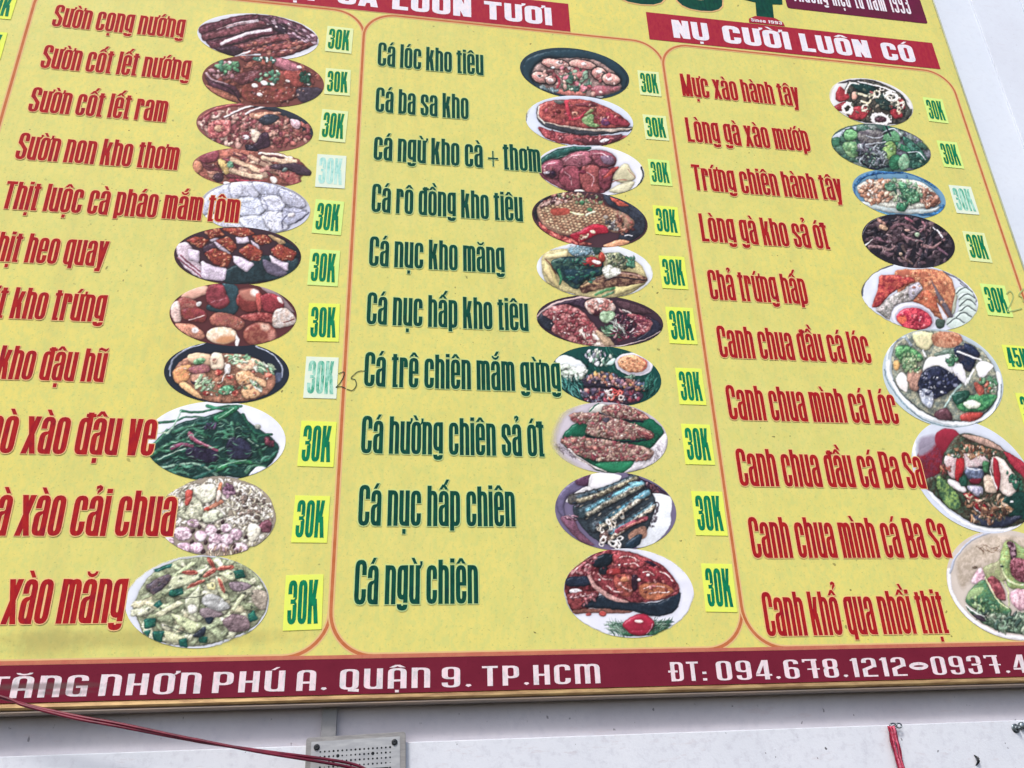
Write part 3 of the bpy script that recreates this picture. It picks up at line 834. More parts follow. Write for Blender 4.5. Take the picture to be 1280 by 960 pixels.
@recipe('L4', '9c5c50', 'oval print of pork ribs braised with pineapple sticks', warp=7)
def _(p):
    p.P('a05848', '150,600 190,540 330,490 700,500 960,560 1090,680 1000,780 600,750 330,780 200,700', v=.3)
    p.S('b', 70, '200,560 600,500 940,560 1000,700 700,720 300,740', (30, 70), 'a85c4c c89878 8a4444 7a3440 d8b898 b07860 5a2c34', 3.2, (5, 40))
    p.P('8c3c48', '200,540 330,500 330,580 230,600'); p.E('c07858', 180, 630, 38, 52); p.P('c8a860', '340,570 400,590 440,660 400,690 350,630'); p.E('3c8060', 435, 615, 30, 30, c2='70a880')
    p.L('d4ac88', 38, '450,575 560,620 670,665'); p.L('e0bc98', 34, '440,655 540,690 680,715'); p.L('c89c80', 38, '590,550 680,600 750,640'); p.L('d8b490', 36, '700,560 820,580 960,590'); p.L('e4c8b0', 20, '680,520 800,530 930,560'); p.L('b8786c', 40, '690,660 800,640 850,700')
    p.E('37242e', 345, 715, 46, 36); p.P('42323e', '760,620 950,600 1080,650 1085,690 1000,700 900,660 780,650', v=.15)
    p.P('a83848', '440,720 620,740 740,740 600,752 460,750', rim=.1); p.P('c07060', '840,680 960,680 1000,780 950,810 870,740', c2='8a3c3c', v=.2)
    p.E('d8ccc0', 780, 735, 34, 26, 30); p.E('f0e8e8', 410, 765, 28, 16); p.E('eee0d8', 675, 522, 16, 12); p.E('88a8a0', 875, 655, 22, 16)
    p.S('c', 80, '200,560 940,580 960,740 300,740', (4, 10), 'f0dcc0 4a1c24 e0b8a0 2c1820', 2)
    p.fade('130,620 180,540 330,488 560,478 760,505 960,565 1000,590 1092,685 1000,708 1010,790 960,815 800,770 600,770 340,785 200,710', 8)
@recipe('L5', 'c3c9dc', 'oval print of pale boiled pork slices', warp=7)
def _(p):
    for q, c in (('340,260 480,150 640,120 640,250 520,330 360,380', 'b8bed2'), ('560,120 740,115 820,180 740,260 600,270', 'c2c6d8'), ('740,110 900,125 1000,180 940,270 820,230', 'b0b6cc'), ('620,250 800,240 850,330 760,400 640,400', 'bcc4d8'), ('820,220 960,230 1010,310 920,370 830,330', 'c8ccdf'), ('960,170 1100,200 1180,300 1080,330 990,270', 'b4b8cc'), ('380,370 640,390 700,480 520,480 400,440', 'c6cada'), ('640,400 800,380 900,430 860,520 700,500', 'c4ccde'), ('820,370 960,350 1040,420 1000,500 880,500', 'd0d4e4'), ('980,330 1100,320 1180,360 1100,430 1010,460', 'a8adc4')): p.P(c, q, v=.12, rim=.5, rw=8, shadow=.9)
    for q in ('640,300 740,320 830,290 900,330', '820,240 860,300 840,370 780,390', '700,190 760,240 860,220 1000,200', '900,420 980,400 1040,470 960,500', '880,330 960,350 1000,300 1080,290', '960,180 1040,210 1060,280', '700,440 760,410 820,430', '560,200 600,230 680,220'): p.L('949cb8', 7, q, v=.3)
    p.L('4c5068', 12, '1080,440 1140,405 1190,360'); p.L('5a5e78', 12, '980,480 985,410 1040,370'); p.E('e8e0e4', 1050, 375, 30, 20, -30); p.L('7c8098', 9, '1000,340 1080,360 1170,340')
    p.S('s', 26, '700,200 1100,200 1160,400 900,500 700,440', (14, 30), 'e8ecf6 9aa2bc', 5, shade=.1)
    p.fade('350,260 480,140 700,105 900,120 1080,190 1195,320 1150,430 1000,520 800,500 600,460 400,440 340,360', 45)
@recipe('L6', '3e2a34', 'oval print of crisp roast pork cubes on a dark plate')
def _(p):
    p.P('c8b4c0', '130,640 200,590 260,640 330,780 400,870 330,880 200,790', v=.12); 
    for q in ('150,720 240,790 340,870', '170,700 250,770 330,830'): p.L('7c4454', 12, q)
    p.P('20383e', '520,820 700,740 860,700 960,760 1110,720 1060,850 880,900 640,925 520,910', v=.2, gr=.08)
    p.P('1f2c34', '960,560 1100,640 1125,720 1060,700'); p.P('b09060', '870,530 960,560 1010,600 960,610', v=.2)
    def cube(top, front, side=None):
        if side: p.P('7c7488', side, v=.1, smooth=1)
        p.P('cdbfcf', front, v=.12, c2='b8a8bc', smooth=1, lit=.15)
        p.P('a8452e', top, v=.3, c2='7c2c28', smooth=1)
        p.S('c', 70, top, (5, 12), 'd08050 e8b088 8a2c24 c05c40 6a2020 e09870', 1.8)
    cube('350,500 470,480 520,540 400,570', '400,570 470,560 470,610 400,590')
    cube('480,480 700,475 770,530 640,560', '600,555 700,545 720,600 620,610')
    p.P('3a2a38', '340,640 430,590 520,560 480,640 380,700'); 
    cube('210,580 290,545 400,580 330,650', '220,640 320,665 320,760 240,740')
    cube('440,580 550,545 620,630 570,680', '430,590 470,600 560,680 560,700 470,650')
    cube('730,540 860,530 910,590 800,620', '725,570 800,625 800,660 740,620')
    cube('350,690 430,640 580,700 540,795 440,780', '330,740 440,790 540,800 520,905 340,885')
    cube('620,660 720,605 830,670 790,750 700,730', '580,700 640,710 760,770 690,840 590,760')
    cube('880,660 960,600 1110,680 1060,745 960,740', '870,690 960,740 1030,760 1020,830 900,780')
    p.P('5a5468', '820,740 900,760 1010,830 980,870 860,840', v=.15)
@recipe('L7', '5c2c2e', 'oval print of caramel pork with whole brown eggs')
def _(p):
    p.P('26444c', '560,90 680,110 700,250 640,350 440,300 480,240 600,200', v=.15, gr=.06); p.P('8a7478', '860,110 1020,170 1150,320 1060,290 960,190', v=.1)
    p.P('dca088', '230,190 330,120 440,110 450,170 380,200 300,230', v=.1); p.P('803038', '450,110 560,100 600,180 620,250 540,300 440,240', v=.2, lit=.25)
    p.P('b87060', '230,200 360,240 380,330 320,390 240,360 200,300', c2='8a3c38'); p.P('d8b4a8', '160,270 210,230 230,300 240,390 190,400 160,340', v=.12)
    p.P('964038', '240,300 380,290 440,340 420,400 320,400 260,360', c2='7a2c34'); p.L('e8c8c0', 8, '300,385 360,370 420,350'); p.E('e8e4e0', 375, 255, 22, 20)
    p.P('c07c60', '200,410 330,420 430,500 400,540 300,510 230,460', lit=.3); p.E('f8ece8', 350, 465, 26, 22, soft=14, rim=0, shadow=0)
    p.E('8a3430', 790, 230, 115, 100, v=.12, lit=.35); p.P('b8705c', '700,150 800,130 860,170 850,230 740,220', v=.1, rim=.1, soft=20, shadow=0); p.E('fff0e0', 825, 165, 34, 30, 40, soft=22, rim=0, shadow=0)
    p.E('8c2c34', 960, 250, 110, 80, 20, v=.12, lit=.3); p.E('f8e8e0', 1030, 225, 36, 14, 50, soft=10, rim=0, shadow=0); p.P('b84c44', '830,180 870,180 880,300 850,310')
    p.P('b06850', '470,360 560,320 720,380 740,440 680,470 560,440 480,420', c2='8c4840', v=.2, lit=.2); p.P('8a3030', '700,360 860,320 980,340 1000,400 820,400', v=.15, c2='a85048')
    p.P('d8cfc8', '990,310 1080,290 1150,360 1140,420 1000,450 960,400', v=.15, c2='b8a090'); p.L('6c3030', 8, '1060,410 1110,390 1140,380')
    p.E('e0bc98', 560, 505, 122, 68, 0, v=.08, lit=.2, c2='ecd4b8'); p.E('c88858', 590, 540, 80, 30, -8, soft=24, rim=0, shadow=0, v=.05); p.P('f4e8e4', '670,500 700,540 690,590 670,580', rim=.1)
    p.E('863c34', 860, 495, 135, 92, -8, v=.1, lit=.2, c2='9c5844'); p.E('d8b098', 905, 440, 40, 26, 20, soft=26, rim=0, shadow=0); p.E('b07060', 960, 510, 30, 50, soft=30, rim=0, shadow=0)
    p.S('c', 50, '560,380 720,390 740,460 660,470 580,440', (4, 9), 'f0d8c8 5c1c20 e0a890', 2)
@recipe('L8', '1e2a38', 'oval print of fried tofu and spring onion in a dark pan')
def _(p):
    p.L('aab4c6', 9, '215,350 225,240 300,160 480,90', edge=.1); p.L('7c8698', 14, '205,300 260,190 400,110', edge=.1)
    p.L('9aa6ba', 12, '900,110 1040,180 1110,280 1110,360', edge=.1); p.P('44506a', '1040,400 1060,330 1110,330 1090,400', soft=10, rim=0, shadow=0)
    p.P('a06a50', '250,290 360,200 640,170 880,200 1040,330 1040,440 940,520 720,560 520,550 330,450 240,370', v=.3)
    p.P('dcb088', '360,180 520,175 540,270 380,250', v=.1); p.P('e8cfae', '540,175 620,175 640,290 540,290', v=.1); p.E('c8a484', 565, 235, 18, 22)
    p.P('e0a45c', '250,300 370,260 380,330 340,400 260,400', v=.15, c2='c88050'); p.P('b06a64', '370,280 500,260 530,310 440,345 370,320', c2='8a4c58', v=.2)
    p.P('3c2c3c', '380,390 470,390 450,420 400,420'); p.P('b88468', '380,350 480,330 500,370 400,400')
    p.P('e0aa70', '290,430 340,400 470,520 400,510', v=.12); p.E('4c8c58', 445, 235, 50, 28, -15, c2='78a878'); p.E('3c8058', 660, 465, 70, 36, -12, c2='60a878')
    p.P('e0a068', '740,340 820,300 890,350 850,410 760,420', c2='ecb888', v=.12); p.P('e8b078', '780,470 870,410 930,500 820,530', v=.12); p.P('dca878', '840,350 960,380 980,440 880,410', v=.15); p.P('d8a080', '720,230 900,210 940,270 820,310 740,280', v=.2, c2='ecc498')
    p.S('b', 46, '430,350 560,340 560,480 480,460 420,430', (10, 28), 'b8cc9c dce4c0 78a078 98b888', 2.6, (-70, -20)); p.S('b', 38, '640,180 860,180 820,260 650,250', (10, 24), 'c0d4a8 88b088 dce8c8 5c9468', 2.4, (-40, 20)); p.S('b', 30, '880,220 1040,280 1040,320 900,320', (10, 28), 'b0c8a0 6c9c78 dce4cc 548460', 2.2, (20, 80)); p.S('b', 16, '860,380 940,440 920,470 860,430', (12, 34), 'b8d0b0 4c8868 e4ecd8', 3, (40, 60))
    for x, y, r in ((600, 325, 34), (730, 490, 30), (605, 432, 20), (880, 320, 16), (1000, 350, 30), (500, 490, 26), (690, 360, 28)): p.E('a8302c', x, y, r, r * .75, c2='d07058', v=.25)
    p.P('f0ece8', '650,260 690,270 690,330 650,330'); p.L('e8e0d8', 10, '620,400 645,350 670,320'); p.S('c', 150, '480,400 940,400 900,540 520,540', (5, 13), 'ecd8b0 a04838 70a070 e8c090 5a3028 f0e8d8 3c6850', 1.8)
    p.S('c', 90, '260,300 560,200 1000,260 1000,480 600,520', (4, 9), 'f8e4c0 6a2c28 5c9060 fff0d8', 1.8)
@recipe('L9', 'dbe1ee', 'oval print of stir-fried green beans with beef strips', warp=4)
def _(p):
    p.P('16403a', '90,520 180,370 330,260 600,180 780,130 900,230 1120,390 1140,480 1050,600 900,690 700,670 420,690 260,640 140,570', v=.2, gr=.15)
    for q, w, c in (('110,520 260,420 400,380', 34, '2c7450'), ('140,560 300,500 470,440', 40, '1c5c48'), ('180,245 320,230 400,200 540,200', 22, '2c6c50'), ('360,150 450,160 560,150 700,110 850,105', 22, '246848'), ('250,330 300,270 360,150', 16, '8cb89c'),
                    ('300,320 480,260 640,250', 30, '2f6e52'), ('650,210 740,160 810,120', 60, '1e7a4c'), ('570,110 700,130 840,110', 30, '2c7c58'), ('120,440 200,370 250,300', 20, '3c7c5c'), ('180,330 260,320', 14, 'a8c4a4'),
                    ('770,250 780,350 810,450', 30, '3f7a5c'), ('860,180 900,250 960,330 1090,340', 30, '1a5540'), ('820,260 940,360 1010,520', 40, '245e46'), ('640,620 800,560 960,570', 44, '2a7a48'), ('200,600 420,570 540,590 650,670', 24, '78a088'),
                    ('260,640 420,600 520,620', 24, '1c5444'), ('470,690 560,650 640,620', 34, '1a5448'), ('660,470 760,430 860,450', 20, '5a9078'), ('870,350 930,400 1000,450', 12, '90b8a0'), ('880,640 940,590 1030,600', 30, '3c7858'),
                    ('940,560 1060,540 1130,480', 34, '1c5a44'), ('420,400 500,330 600,360', 30, '1e5c48'), ('700,300 740,400 700,480', 40, '173c38'), ('330,380 420,300 520,290', 26, '37705a')): p.L(c, w, q, v=.3, edge=.45, w2=w * .6)
    p.S('s', 90, '140,500 400,280 760,200 1100,420 1020,580 760,650 420,660 200,600', (22, 60), '1f5c44 2c7452 14403a 3c8560 0f3030 4c8c70 245c50', 5, (-40, 30), shade=.35)
    p.P('242238', '440,440 640,470 640,560 500,550 400,500', v=.3); p.P('262a40', '760,360 900,400 920,520 780,540 720,470', v=.3)
    p.L('7c3c58', 30, '290,450 360,420 450,430', v=.3); p.L('8c4058', 34, '430,330 460,380 560,430 650,470', v=.35, w2=18); p.L('c87890', 10, '420,360 450,330 480,380 600,440'); p.S('c', 30, '540,250 640,250 640,300 560,290', (8, 18), '40405c 5c4868 2c3048', 2); p.S('c', 20, '1030,370 1110,380 1100,430 1050,420', (8, 16), '6c2c3c 8c4450 3c2434', 1.6); p.E('888c80', 980, 275, 24, 20)
    p.L('a8ccb0', 7, '180,540 290,490 400,450'); p.L('8cc09c', 7, '660,210 730,165 790,125'); p.L('8cb8a0', 6, '660,600 760,565 880,545'); p.S('s', 90, '140,500 400,280 760,200 1100,420 1020,580 760,650 420,660 200,600', (14, 36), '5fa080 86b89c 3c8c68', 9, (-40, 30), shade=.1)
    p.P('d0d8ec', '900,670 960,600 1040,610 980,650', rim=.1)
@recipe('L10', '9c907c', 'oval print of pickled mustard greens with diced meat', warp=6)
def _(p):
    p.S('s', 1100, '200,200 400,90 700,50 1000,130 1110,320 1050,560 850,600 600,440 250,420', (12, 34), 'ece6d4 d0d0b4 e4dcc4 f4eee0 c0b89c b4ac8c f0e6d4', 2.6, (0, 180), shade=.5)
    p.P('a8b090', '430,200 520,240 540,380 420,390 330,330', c2='c8c8a8', v=.2); p.P('e0dcc4', '460,130 620,90 640,200 560,250 490,210', c2='c8ccac'); p.P('ccd4b4', '540,330 640,300 700,350 620,400 540,400', v=.1)
    p.P('b84438', '400,150 450,150 450,200 420,270 395,260'); p.L('c87850', 34, '680,90 660,180 650,240', v=.3); p.L('cc8060', 34, '560,300 620,270 680,240'); p.E('b03c2c', 570, 297, 24, 18); p.E('e4d4c4', 660, 190, 20, 50, 10)
    p.S('c', 28, '700,100 790,100 780,200 710,190', (14, 26), '8c6480 b890a4 6c4860', 1.3); p.S('c', 100, '820,150 1090,240 1100,480 900,420 760,260', (8, 22), '5c4c44 e8e0d0 907868 d0c4b0 40362e f4ecdc', 2)
    for x, y, rx, ry in ((380, 490, 78, 56), (460, 410, 50, 34), (520, 510, 50, 44), (600, 470, 50, 50), (640, 540, 60, 50), (730, 540, 56, 46), (800, 500, 50, 48), (720, 450, 48, 38), (400, 600, 70, 40), (490, 600, 50, 44), (270, 550, 46, 40), (620, 600, 46, 34), (830, 600, 60, 40), (700, 600, 50, 34)): p.E('c49cb0', x, y, rx, ry, 10, v=.25, c2='e0c4cc', rim=.6, rw=10, lit=.25)
    p.P('70404c', '970,440 1060,380 1090,440 1050,490', v=.3); p.P('dcd8c0', '900,430 960,410 1000,480 930,560 890,530', v=.1)
    for x, y in ((460, 470), (510, 440), (560, 560), (450, 560), (300, 600), (660, 480), (780, 590), (880, 520), (690, 400), (540, 630), (800, 640)): p.E('3a2a2c', x, y, 16, 20, 30, rim=.1)
    p.S('c', 90, '300,180 600,300 800,350 600,420 350,400', (6, 14), '5c5c48 e8e4cc 8c8c68 c4c8a4', 2); p.S('s', 50, '540,610 900,600 820,670 560,670', (14, 26), 'e8d0b0 c8a888 8a6858', 5, (75, 105))
    p.fade('190,330 250,200 420,90 640,35 860,70 1030,150 1110,300 1105,440 1010,560 900,600 830,650 600,668 400,655 240,590 230,520 190,420', 10)
@recipe('L11', 'd2dae4', 'oval print of stir-fried bamboo shoots with chilli slices', warp=6)
def _(p):
    p.P('8a9470', '120,480 220,280 420,140 700,95 1000,160 1150,310 1190,450 1100,640 900,740 640,810 400,790 220,730 150,600', v=.25)
    p.S('b', 120, '140,480 260,260 500,130 900,130 1140,320 1160,480 1000,680 640,790 330,760 180,640', (36, 90), 'b8c498 ccd0ac a0b084 d8d8b4 90a078 c0b890 8c9c70', 2.8, (-60, 60))
    for q, c in (('350,390 420,290 620,150 560,140 420,250', 'b4c490'), ('400,270 640,200 720,170 620,290 380,390', 'c8d0a4'), ('430,410 640,320 670,370 500,430', 'b0c090'), ('510,460 640,330 640,460 620,590 540,560', 'ccd4ac'), ('280,560 470,450 520,470 330,580', 'd4d4a8'), ('400,550 540,590 660,650 580,720 480,650', 'b8c490'), ('760,250 820,260 880,440 820,460 780,350', 'c4cc9c'), ('880,530 990,380 1010,400 920,540', 'c8d0a0'), ('340,680 540,740 520,790 380,770', 'c4c898'), ('780,230 900,200 960,260 900,300', 'c0c89c'), ('690,320 760,300 770,370 700,360', 'd4cc88')): p.P(c, q, v=.12, rim=.5, rw=8, smooth=1)
    p.P('6c5c60', '210,330 380,240 410,290 300,390 260,400', v=.3, c2='403c48'); p.P('8c7c80', '650,520 760,520 820,570 700,600 640,560', v=.2); p.P('a8aca8', '660,430 760,400 880,500 800,540 680,500', v=.12); p.P('786468', '830,600 920,560 1020,590 1030,680 900,700 830,650', v=.3); p.P('807078', '880,310 990,300 1060,340 960,380 900,370', v=.25); p.P('a89c88', '1060,380 1180,380 1170,520 1090,500', v=.2)
    for q in ('270,200 420,150 400,190 280,230', '400,370 500,350 510,400 420,430 390,410', '270,490 320,450 350,480 300,520', '200,600 300,590 290,660 200,680', '270,690 370,690 340,780 280,770', '470,760 540,740 540,820 480,815', '630,720 700,740 690,790 630,780', '910,210 990,200 1020,260 930,280', '1020,560 1080,530 1110,600 1040,630', '200,690 260,680 240,740'): p.P('1e6c54', q, v=.3, c2='104a44', smooth=1)
    p.P('24303c', '590,720 680,660 680,720 600,745'); p.P('20303c', '680,590 750,590 740,620 700,640'); p.L('343c3c', 6, '340,640 520,700 580,720'); p.L('3a4238', 6, '480,440 640,420 680,400')
    for x, y, rx, ry, r in ((560, 228, 68, 22, 3), (850, 188, 76, 20, -8), (735, 150, 60, 20, 62), (720, 225, 66, 22, -35), (610, 318, 82, 18, -25), (815, 330, 70, 18, 66)): p.E('a8483c', x, y, rx, ry, r, v=.2, c2='c87860'); p.E('803028', x, y, rx * .7, ry * .3, r, rim=0, shadow=0)
    p.E('f0ece0', 580, 520, 40, 36, c2='d8d8c8'); p.S('c', 160, '140,480 260,260 500,130 900,130 1140,320 1160,480 1000,680 640,790 330,760 180,640', (4, 12), 'e8e8c8 384438 d8cca0 4c5c48 2c3830', 1.8)
    p.fade('40,480 110,330 230,220 420,130 700,88 960,130 1130,280 1195,430 1120,640 900,745 640,828 400,800 200,740 90,650', 16)
@recipe('M1', '24404e', 'oval print of fish steaks in a black clay pot')
def _(p):
    p.P('1c3844', '150,300 200,200 420,140 700,150 900,240 990,370 940,460 760,300 500,220 300,230 220,330 260,440 180,380', v=.08, gr=.05)
    p.P('a08078', '230,350 290,240 440,210 720,220 880,320 930,400 920,470 720,520 470,500 330,450', v=.3)
    for x, y, rx, ry, r in ((410, 255, 110, 38, 8), (630, 262, 112, 38, 10), (770, 340, 70, 50, 25), (860, 380, 72, 46, 10), (300, 365, 76, 44, 15), (375, 385, 40, 34, 0), (600, 340, 74, 40, 0)): p.E('3c3438', x, y, rx + 8, ry + 7, r); p.E('d8a898', x, y, rx, ry, r, v=.25, c2='b8746c', rim=.4, lit=.25, hb=1.3)
    for x, y in ((290, 355), (445, 245), (640, 255), (375, 385), (840, 375), (520, 290), (760, 320)): p.E('f0d8d4', x, y, 26, 15, 15, rim=.2, v=.2, shadow=.2)
    for x, y in ((288, 350), (455, 243), (388, 288), (802, 328)): p.E('3c4040', x, y, 18, 10, 10)
    p.L('b83848', 22, '400,340 440,380 430,440'); p.P('b87078', '700,440 880,430 920,460 740,510', v=.2, c2='984850'); p.P('c06c60', '400,460 620,460 640,510 460,500', v=.2)
    p.S('c', 90, '410,290 640,290 700,440 620,500 480,460 450,380', (10, 26), '4c8868 7ca888 2c5c4c c8d8b8 a83848 e0b8a8 1c5044 e87888', 1.5)
    p.S('c', 46, '250,330 440,220 860,300 900,460 700,510 420,470', (12, 22), 'e0bcb0 7c3c40 d09c8c 9c4c4c c89888', 1.5); p.E('dfe8e8', 390, 285, 16, 10); p.S('c', 24, '300,430 420,470 500,500 360,470', (8, 18), 'a8c8cc 5c8088 c8dcd8', 2); p.E('e8f0f0', 765, 518, 30, 8)
@recipe('M2', 'ccd8ea', 'oval print of a braised catfish steak with chilli on a white plate')
def _(p):
    p.P('8a3238', '280,760 420,800 700,830 980,830 900,880 640,905 420,880 320,830', v=.25, c2='a84c50'); p.P('5a2c34', '560,850 780,860 940,820 880,890 700,905')
    p.P('3a4048', '270,600 280,720 420,790 680,830 1020,790 1010,760 800,740 400,700', v=.15); p.P('b0a090', '320,720 560,780 860,800 1015,780 1000,770 700,775 460,740', v=.2, rim=.2)
    p.P('94383a', '272,620 300,570 420,545 640,540 800,590 940,670 1010,750 860,770 640,770 430,740 300,700', v=.22, c2='a84c44')
    p.P('4c5450', '400,550 500,550 480,580 420,575'); p.L('c8b8a8', 12, '280,600 275,680 330,730'); p.L('c83444', 40, '500,560 510,640 530,690', v=.2, w2=26); p.L('c02c40', 18, '520,700 600,690 650,640'); p.P('6c2c34', '560,580 680,560 760,590 660,600')
    p.P('5c8c50', '620,700 680,660 720,670 720,730 780,740 740,765 660,745', c2='88a468', v=.2); p.P('7c8c50', '720,600 740,620 680,660 640,660', v=.2); p.P('5c3058', '780,700 840,690 850,740 790,750'); p.P('8c2c38', '820,640 960,700 1000,750 860,740', v=.3)
    p.E('e8a080', 565, 652, 26, 18); p.E('5c1c20', 565, 655, 12, 8); p.E('5c2020', 435, 640, 22, 16)
    p.S('c', 110, '290,600 640,550 960,690 900,760 500,750 300,690', (5, 13), 'b85c54 7c1c28 c07864 a03c44 5c2024 d09888 b04454', 1.8); p.S('c', 70, '330,790 900,850 880,890 440,870', (6, 14), 'c86c70 5c1c28 a8404c e0a0a0', 2)
    p.E('d8d8dc', 800, 868, 40, 12, -15); p.L('1c2830', 6, '183,650 183,710')
    p.fade('190,700 230,600 360,530 620,505 860,560 1020,680 1032,760 980,830 800,900 560,912 380,880 280,810 210,770', 30)
@recipe('M3', 'dde1ec', 'oval print of red-sauced fish with pineapple on a dark leaf')
def _(p):
    p.P('1c5048', '210,240 260,160 420,90 620,80 600,120 480,130 400,180 300,200 230,270', v=.2); p.L('8cb8a8', 6, '330,185 420,160 470,135'); p.L('10201e', 14, '1040,250 1055,320 1020,390 950,440', edge=.1)
    p.P('7c3848', '225,250 300,190 400,180 480,130 600,125 660,110 780,130 835,180 820,240 740,270 830,250 800,380 760,440 640,470 520,460 420,430 300,370 230,310', v=.2, c2='8c4854')
    for c, q in (('94505c', '400,185 500,130 620,130 640,210 560,260 440,250'), ('84404e', '620,130 700,112 800,140 832,190 780,250 680,230'), ('8c4454', '230,250 320,195 400,200 420,290 380,340 290,330'), ('8a3c48', '400,260 500,240 560,320 540,430 440,420 380,350'), ('9c4a48', '560,250 680,240 720,320 700,440 600,460 550,380'), ('7c3440', '700,270 800,280 790,380 750,435 700,400')): p.P(c, q, v=.25, rim=.5, hb=1.1, shadow=.8, lit=.2)
    p.P('6c5468', '710,165 800,165 815,225 740,220', v=.15); p.P('b84038', '740,320 820,250 860,250 800,310 740,340'); p.E('3c2434', 320, 305, 44, 30, 10); p.E('c8c0cc', 280, 295, 26, 12, 0, v=.3); p.E('2c1c34', 335, 300, 16, 12); p.E('6c2434', 565, 290, 30, 18)
    for q in ('430,200 480,160 560,150', '420,290 470,330 480,390', '600,290 650,330 640,400', '650,140 720,140 770,170', '260,250 300,225 350,215'): p.L('d09ca0', 7, q, v=.4)
    p.P('d0c89c', '810,320 900,220 960,270 985,340 900,380 820,360', v=.1, c2='b8b488'); p.P('c8c49c', '780,430 900,370 980,370 920,450 800,455', v=.1); p.L('a85c4c', 7, '800,370 860,355 920,350'); p.L('b07060', 6, '930,270 960,300 985,330')
    p.E('f4e8d8', 540, 445, 42, 22, 8); p.S('c', 60, '240,260 420,190 640,130 820,180 760,420 560,440 380,390', (6, 13), 'c08088 5c2434 d8a098 a05058', 1.7)
@recipe('M4', '4a3038', 'oval print of scaly perch in clay pot with red chilli')
def _(p):
    p.P('2c3440', '740,460 900,500 1040,600 1075,720 1000,820 840,860 900,700 860,600 760,540', v=.2); p.P('20242c', '180,600 220,520 330,460 240,540 210,620 200,680 170,620'); p.P('b04838', '780,490 880,520 940,560 860,560', v=.3); p.P('a83c3c', '220,690 300,740 480,820 640,860 500,870 360,820 250,750', v=.3, c2='c86858')
    p.P('a88c6c', '200,600 260,520 420,480 640,510 800,580 940,640 980,720 860,780 700,740 560,790 400,790 260,720', v=.25, c2='8c5c4c')
    p.scales('215,600 280,520 440,490 660,520 800,580 860,650 840,740 700,730 560,770 420,780 270,710', 34, 'd8c490', 'a06c4c', '3c2420')
    p.P('b84838', '310,590 440,580 460,620 340,640', v=.2, soft=8, shadow=0); p.S('c', 90, '200,590 330,460 480,460 460,520 280,560', (8, 20), 'd0a898 6c3c3c e8d4c0 a86858 3c2428', 1.5); p.S('c', 120, '320,460 700,460 760,540 500,540', (7, 16), '8ca06c e8e0c0 a84838 5c8858 6c3430 d8b090', 2)
    p.S('c', 110, '740,640 880,700 860,760 760,740', (7, 14), 'f4f4ec 3c3840 dcdccc 242830 a8a89c', 1.5); p.S('c', 110, '820,620 960,660 980,760 860,800', (7, 13), '8a4438 c88c6c 4c2428 b06850', 1.4)
    p.L('d4dc9c', 14, '470,610 520,625 570,632'); p.L('dce4b8', 16, '590,640 620,620 660,605'); p.E('3c7c50', 620, 590, 22, 18); p.E('3c7c50', 560, 535, 22, 16)
    p.P('b01c30', '460,800 540,760 640,710 740,720 770,770 680,790 600,830 540,850', v=.12, rim=.25, lit=.2); p.E('e0c8a8', 645, 768, 22, 14, 30); p.S('c', 50, '520,790 640,780 600,830 540,840', (5, 11), 'f0e0c0 d06858 a8a870', 2); p.P('d08c60', '730,870 860,830 940,850 860,885 760,890', v=.15); p.L('e0e0e8', 8, '900,800 930,792 960,800')
@recipe('M5', 'd7dfe4', 'oval print of steamed mackerel with bamboo shoots and chilli')
def _(p):
    p.P('ccbf80', '190,560 400,520 640,560 900,600 1000,700 1000,800 800,900 560,905 340,850 200,760', v=.12, c2='b8ac70')
    for q, c in (('195,570 380,530 380,590 200,605', 'd8c88c'), ('200,620 260,680 310,830 250,780 190,700', 'd4c080'), ('230,640 280,700 320,830 290,820', 'c8b870'), ('740,810 1000,780 960,820 760,890', 'd8cc80')): p.P(c, q, v=.1, rim=.4, smooth=1)
    p.L('7c2c28', 8, '205,606 240,640 290,720'); p.P('183c44', '250,620 400,580 640,600 660,720 540,760 460,840 380,800 300,720', v=.25, c2='2c4c40'); p.P('183844', '350,700 500,680 640,700 520,760 440,800', v=.15)
    p.P('5c3c34', '480,820 560,770 660,730 840,700 1000,740 1015,780 900,810 700,830 560,860 500,870', v=.3, c2='7c5c44'); p.L('2c2428', 12, '680,770 780,745 900,760 1000,770'); p.L('a07c6c', 12, '700,750 820,715 960,740'); p.L('b08c60', 18, '500,820 560,790 620,800')
    p.P('c8ccb8', '660,680 720,640 800,680 800,720 690,755', v=.3, c2='e8ecdc'); p.P('6c7c60', '680,560 800,550 860,620 840,680 720,650', v=.3, c2='94946c'); p.S('c', 90, '660,560 900,580 900,680 740,660', (8, 20), '5c7450 c8c49c 3c4c40 90986c 2c3c38', 2)
    p.P('8cb0b8', '390,510 560,500 600,560 460,580 400,560', v=.3, c2='5c8494'); p.S('c', 120, '380,490 620,490 620,570 420,580', (6, 14), 'c8dce0 4c7484 24404c e8f0f0 6c94a4', 1.8); p.P('2c5048', '560,450 640,440 650,540 600,560', v=.2)
    p.P('a8302c', '490,620 580,580 640,610 650,660 560,660 480,650', v=.2, c2='8a2424'); p.E('a83828', 655, 585, 28, 42, -15); p.P('e8dcd0', '580,610 640,615 640,640 590,635'); p.L('c4b498', 8, '640,530 690,580 690,640'); p.S('c', 50, '340,600 640,600 600,800 400,800', (8, 22), '1e6450 3c8464 10303c 2c5c54', 2); p.L('2c7c50', 26, '310,690 330,750 320,800', w2=14); p.L('488850', 20, '600,885 680,850 750,835'); p.L('5c9464', 18, '660,895 740,865'); p.S('c', 26, '850,580 920,600 910,670 860,650', (10, 24), '2c6c50 4c8c6c', 2)
    p.fade('140,660 200,560 380,490 600,470 840,510 1000,600 1060,720 1010,800 860,880 640,912 420,880 260,800 170,740', 18)
